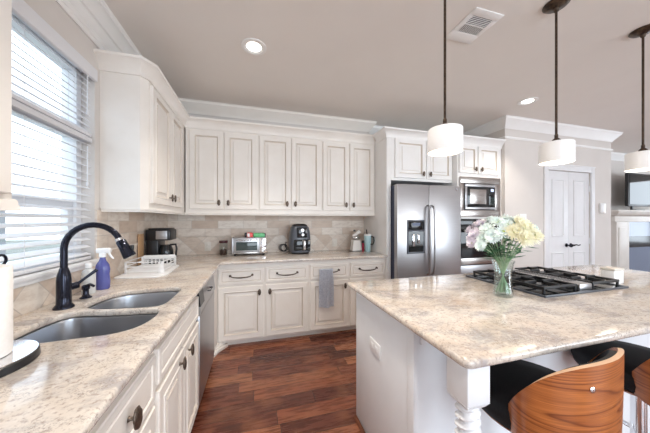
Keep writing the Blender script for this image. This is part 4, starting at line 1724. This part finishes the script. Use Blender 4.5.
# ------------------------------------------------------------------ bar stools
sx_, sy_, sth = 1.066, .628, -.129
SW, SD, SPE, SZ0, SDZ, SP_ = .235, .13, 2.064, .903, .206, 1.669
t = thing('bar_stool', (sx_, sy_, 0), 'walnut bentwood bar stool with black leather seat beside the twisted island leg', 'stool', 'bentwood stools at the island', rz=-sth)


def shell_pt(a, v, off, drop=0.0):
    """a: angle round the back (0 = middle), v: 0 rim .. 1 bottom edge, off: outward offset"""
    w_, d_ = SW + off, SD + off
    c_ = (1 - math.cos(a)) / (1 - math.cos(SPE))
    zt = SZ0 - SDZ * c_ ** SP_ - drop
    zb = .555 + .05 * c_
    z = zt + (zb - zt) * v
    k = 1 - .03 * v * v
    n, q = w_ * math.sin(a) * k, -d_ * math.cos(a) * (1 - .06 * v * v)
    return (n, q, z)


def shell(off0, off1, drop, rim_m, a1):
    b = MB()
    na, nv = 56, 14
    A = [[b.bm.verts.new(shell_pt(-a1 + 2 * a1 * i / na, j / nv, off1, drop)) for j in range(nv + 1)] for i in range(na + 1)]
    B = [[b.bm.verts.new(shell_pt(-a1 + 2 * a1 * i / na, j / nv, off0, drop)) for j in range(nv + 1)] for i in range(na + 1)]
    for i in range(na):
        for j in range(nv):
            b.bm.faces.new((A[i][j], A[i + 1][j], A[i + 1][j + 1], A[i][j + 1]))
            b.bm.faces.new((B[i][j + 1], B[i + 1][j + 1], B[i + 1][j], B[i][j]))
        for j in (0, nv):
            f = b.bm.faces.new((A[i][j], B[i][j], B[i + 1][j], A[i + 1][j]))
            f.material_index = rim_m
    for i in (0, na):
        for j in range(nv):
            f = b.bm.faces.new((A[i][j], A[i][j + 1], B[i][j + 1], B[i][j]))
            f.material_index = rim_m
    return b


bk = shell(-.014, 0, 0, 1, SPE).build('back_shell', ['walnut', 'plyedge'], t, local=True, angle=50)
shell(-.034, -.0145, .012, 0, SPE - .03).build('back_pad', 'leather', bk, local=True, angle=50)
p = Vector(shell_pt(-.48, .20, 0))
MB().lathe([(.0085, 0), (.009, .003), (.006, .005), (0, .0055)], p, 16, (-.27, -.96, .05)).build('bolt', 'chrome', bk, local=True)
# seat cushion
b = MB()
prof = [(0, .600), (.19, .600), (.212, .612), (.220, .640), (.216, .672), (.195, .690), (.12, .697), (0, .698)]
b.lathe(prof, (0, .10, 0), 44, sx=1.0, sy=1.04)
b.build('seat', 'leather', t, local=True, angle=70)
MB().lathe([(.19, .588), (.20, .599), (0, .599)], (0, .10, 0), 36).build('seat_board', 'walnut', t, local=True)
b = MB().lathe([(.22, 0), (.225, .006), (.21, .014), (.06, .03), (.034, .045), (.034, .30), (.026, .305), (.026, .585)], (0, .10, 0), 36)
b.build('pedestal', 'chrome', t, local=True)
b = MB().tube([(.17 * math.cos(a * 2 * PI / 32), .10 + .10 + .15 * math.sin(a * 2 * PI / 32), .26) for a in range(32)], .011, 8, closed=True)
b.build('footrest', 'chrome', t, local=True)
c = copy_tree(t)
c.location = (sx_ + .69, sy_, 0)
c.rotation_euler.z = -sth
c['label'] = 'walnut bentwood bar stool cut off by the right edge of the picture'

# ------------------------------------------------------------------ pendants
PEND = [(1.0, 1.13), (1.875, 1.14), (2.75, 1.125)]
PLAB = ['bronze pendant lamp with white drum shade, leftmost, in front of the refrigerator',
        'bronze pendant lamp with white drum shade, hanging before the pantry wall',
        'bronze pendant lamp with white drum shade, rightmost, in front of the television']


def make_pendant(x, y):
    t = thing('pendant_lamp', (x, y, CZ), PLAB[0], 'pendant lamp', 'pendant lamps over the island')
    M_ = 'bronze'
    MB().lathe([(.068, -.001), (.070, -.006), (.060, -.016), (.045, -.022), (.030, -.026), (.016, -.034), (.012, -.05), (0, -.05)], (x, y, CZ), 30).build('canopy', M_, t)
    MB().cyl((x, y, CZ - .05), (x, y, 1.885), .0068, 12).build('rod', M_, t)
    MB().lathe([(.007, .055), (.010, .05), (.010, .03), (.022, .018), (.026, .0), (0, 0)], (x, y, 1.842), 20).build('socket', M_, t)
    b = MB().lathe([(0, .127), (.084, .127), (.088, .122), (.088, .004), (.085, 0), (.082, .004), (.082, .119), (0, .121)], (x, y, 1.712), 44)
    sh = b.build('shade', 'shade', t)
    MB().lathe([(0, .006), (.0805, .006), (.0805, .010), (0, .010)], (x, y, 1.712), 40).build('diffuser', 'bulb', sh)
    return t


p0 = make_pendant(*PEND[0])
for i, (x, y) in enumerate(PEND):
    c = p0 if i == 0 else copy_tree(p0)
    c.location = (x, y, CZ)
    c['label'] = PLAB[i]
for i, (x, y) in enumerate(PEND):
    d = bpy.data.lights.new('pendant_bulb', 'POINT')
    d.energy, d.color, d.shadow_soft_size = 5, (1, .88, .72), .06
    o = bpy.data.objects.new('pendant_bulb', d)
    o.location = (x, y, 1.63)
    COL.objects.link(o)

# recessed downlights: two in view, the others added for fill light


def downlight(x, y, label, power=58):
    t = thing('downlight', (x, y, CZ), label, 'ceiling light', 'recessed ceiling lights')
    MB().lathe([(.098, -.0005), (.098, -.006), (.090, -.009), (.075, -.006), (.072, -.001)], (x, y, CZ), 36).build('trim_ring', 'white', t)
    MB().lathe([(.074, -.002), (.060, -.0025), (.058, -.0015), (.074, -.0008)], (x, y, CZ), 36).build('baffle', 'plastic', t)
    MB().lathe([(.058, -.0015), (.056, -.004), (0, -.004)], (x, y, CZ), 32).build('lens', 'led', t)
    d = bpy.data.lights.new('downlight_beam', 'SPOT')
    d.energy, d.color, d.spot_size, d.spot_blend, d.shadow_soft_size = power, (1, .92, .82), R(100), .6, .06
    o = bpy.data.objects.new('downlight_beam', d)
    o.location = (x, y, CZ - .02)
    COL.objects.link(o)


downlight(-.01, 2.08, 'round recessed ceiling light above the sink side of the floor')
downlight(3.08, 2.16, 'round recessed ceiling light in front of the pantry wall')

downlight(.22, 1.02, 'added out-of-view recessed fill light over the aisle between sink and island', 88)  # added out of view to brighten the base cabinets and floor
downlight(.15, -.45, 'added unseen recessed fill light behind the photographer, nearest the sink')  # unseen, added to light the surfaces that face the camera
downlight(2.6, -.7, 'added unseen recessed fill light behind the photographer, nearest the island')  # likewise an added light outside the view
downlight(5.2, .2, 'added unseen recessed fill light behind the photographer, nearest the living room')  # added fill on the living room side, not in view

# ceiling vent
x0, x1, y0, y1 = 1.395, 1.632, 1.295, 1.58
t = thing('air_vent', ((x0 + x1) / 2, (y0 + y1) / 2, CZ), 'white rectangular air vent with louvres in the ceiling', 'vent')
b = MB()
b.box(x0, x1, y0, y0 + .055, CZ - .008, CZ - .0005, .002)
b.box(x0, x1, y1 - .085, y1, CZ - .008, CZ - .0005, .002)
b.box(x0, x0 + .035, y0 + .055, y1 - .085, CZ - .008, CZ - .0005, .002)
b.box(x1 - .035, x1, y0 + .055, y1 - .085, CZ - .008, CZ - .0005, .002)
b.build('frame', 'white', t)
MB().box(x0 + .03, x1 - .03, y0 + .05, y1 - .08, CZ - .002, CZ - .0005).build('duct', 'blackmatte', t, smooth=False)
b = MB()
ym = (y0 + .055 + y1 - .085) / 2
b.box(x0 + .034, x1 - .034, ym - .004, ym + .004, CZ - .008, CZ - .002)
for k in range(6):
    yy = y0 + .062 + k * .0125
    b.box(x0 + .034, x1 - .034, yy, yy + .003, CZ - .0075, CZ - .002)
for k in range(12):
    xx = x0 + .040 + k * .0136
    b.box(xx, xx + .0040, ym + .004, y1 - .086, CZ - .0075, CZ - .002)
b.build('louvres', 'white', t, smooth=False)

# ------------------------------------------------------------------ pantry doors
pf = Face('-y', PY + .02)
DM = (DX0 + DX1) / 2
DP = [(0, 0), (0, .010), (.002, .011)]


def pantry_leaf(name, x0, x1, hs, lab):
    t = thing(name, ((x0 + x1) / 2, PY + .035, 0), lab, 'door')
    t['kind'] = 'structure'
    MB().box(x0, x1, PY + .012, PY + .045, .008, DZ - .004, .002).build('leaf', 'door', t)
    w = x1 - x0
    for z0, z1 in ((1.10, 1.95), (.22, .86)):
        pr = [(0, -.001), (.0, .010), (.008, .013), (.018, .001), (.036, .001), (.062, .009), (.066, .009)]
        f2 = Face('-y', PY + .012)
        b = MB()
        u0, u1 = x0 + .105, x1 - .105
        loops = [[f2(u0 + i, z0 + i, q), f2(u1 - i, z0 + i, q), f2(u1 - i, z1 - i, q), f2(u0 + i, z1 - i, q)] for i, q in pr]
        b.nested(loops)
        b.build('door_panel', 'door', t, angle=20)
    hx = x1 if hs == 'L' else x0
    for z in (.25, 1.05, 1.85):
        xx = x0 + .004 if hs == 'R' else x1 - .004
    hz = .965
    s_ = -1 if hs == 'R' else 1
    kx = x1 - .045 if hs == 'R' else x0 + .045
    b = MB().lathe([(.028, 0), (.028, .008), (.012, .012), (.012, .04), (.014, .045)], (kx, PY + .012, hz), 20, (0, -1, 0))
    if hs == 'R':
        b.lathe([(.012, .044), (.026, .050), (.028, .066), (.02, .078), (0, .080)], (kx, PY + .012, hz), 20, (0, -1, 0))
    else:
        b.tube([(kx, PY - .033, hz), (kx + .05, PY - .036, hz + .006), (kx + .10, PY - .034, hz - .006), (kx + .13, PY - .034, hz + .004)], [.011, .009, .008, .008], 10)
    b.build('door_handle', 'faucet', t)
    hxx = x0 if hs == 'R' else x1
    b = MB()
    for z in (.22, 1.02, 1.83):
        b.cyl((hxx, PY + .006, z - .045), (hxx, PY + .006, z + .045), .007, 10)
    b.build('hinge', 'door', t)


pantry_leaf('door_1', DX0 + .003, DM - .0015, 'R', 'grey-white narrow panelled pantry door leaf, left of the pair')
pantry_leaf('door_2', DM + .0015, DX1 - .003, 'L', 'grey-white narrow panelled pantry door leaf with lever handle, right of the pair')

# door chime
t = thing('door_chime', (5.295, PY, 1.53), 'small white plastic chime box on the pantry wall right of the door', 'door chime')
MB().box(5.235, 5.35, PY - .035, PY - .0005, 1.45, 1.61, .012).build('cover', 'plastic', t)
MB().box(5.26, 5.325, PY - .038, PY - .034, 1.455, 1.475, .002).build('speaker_slot', 'almond', t)

# ------------------------------------------------------------------ living room: fireplace and television
t = thing('fireplace', (7.45, 3.15, 0), 'pale fireplace surround with mantel shelf, dark tiled opening', 'fireplace')
gx0, gx1 = 6.50, 8.7
my0 = 3.04
for cx0 in (gx0 + .12, gx1 - .50):
    b = MB().box(cx0, cx0 + .38, my0, LY - .001, 0, 1.31, .004)
    b.box(cx0 + .05, cx0 + .33, my0 - .012, my0, .15, 1.20, .004)
    b.build('column', 'mantel', t)
MB().box(gx0 + .05, gx1 - .05, my0 - .01, LY - .001, 1.311, 1.42, .004).build('frieze', 'mantel', t)
b = MB().sweep([(gx0 + .05, LY - .001), (gx0 + .05, my0 - .01), (gx1 - .05, my0 - .01), (gx1 - .05, LY - .001)], [(-.02, 1.421), (-.02, 1.50), (.09, 1.50), (.075, 1.47), (.05, 1.45), (.03, 1.43), (.012, 1.421)])
b.box(gx0 - .05, gx1 + .05, my0 - .10, LY - .001, 1.502, 1.535, .005)
b.build('mantel_shelf', 'mantel', t)
b = MB()
b.box(gx0 + .501, gx1 - .501, my0 + .06, my0 + .09, 1.02, 1.31)
b.box(gx0 + .501, gx0 + .59, my0 + .06, my0 + .09, 0, 1.02)
b.box(gx1 - .59, gx1 - .501, my0 + .06, my0 + .09, 0, 1.02)
b.build('tile_surround', 'hearth', t, smooth=False)
MB().box(gx0 + .591, gx1 - .591, my0 + .09, my0 + .095, .0, .80).build('fire_glass', 'hearth', t, smooth=False)
MB().box(gx0 + .591, gx1 - .591, my0 + .07, my0 + .10, .80, 1.018).build('hood', 'firebox', t, smooth=False)

t = thing('television', (7.66, 3.12, 1.536), 'black flat television standing on the mantel shelf', 'television')
MB().box(7.08, 8.25, 3.09, 3.14, 1.62, 2.28, .008).build('cabinet', 'black', t)
MB().box(7.12, 8.21, 3.085, 3.089, 1.66, 2.25).build('screen', 'glassblack', t, smooth=False)
b = MB()
for xx in (7.25, 8.05):
    b.box(xx - .15, xx + .15, 3.0, 3.22, 1.5355, 1.55, .004)
    b.box(xx - .02, xx + .02, 3.10, 3.13, 1.55, 1.63, .004)
b.build('stand', 'black', t)
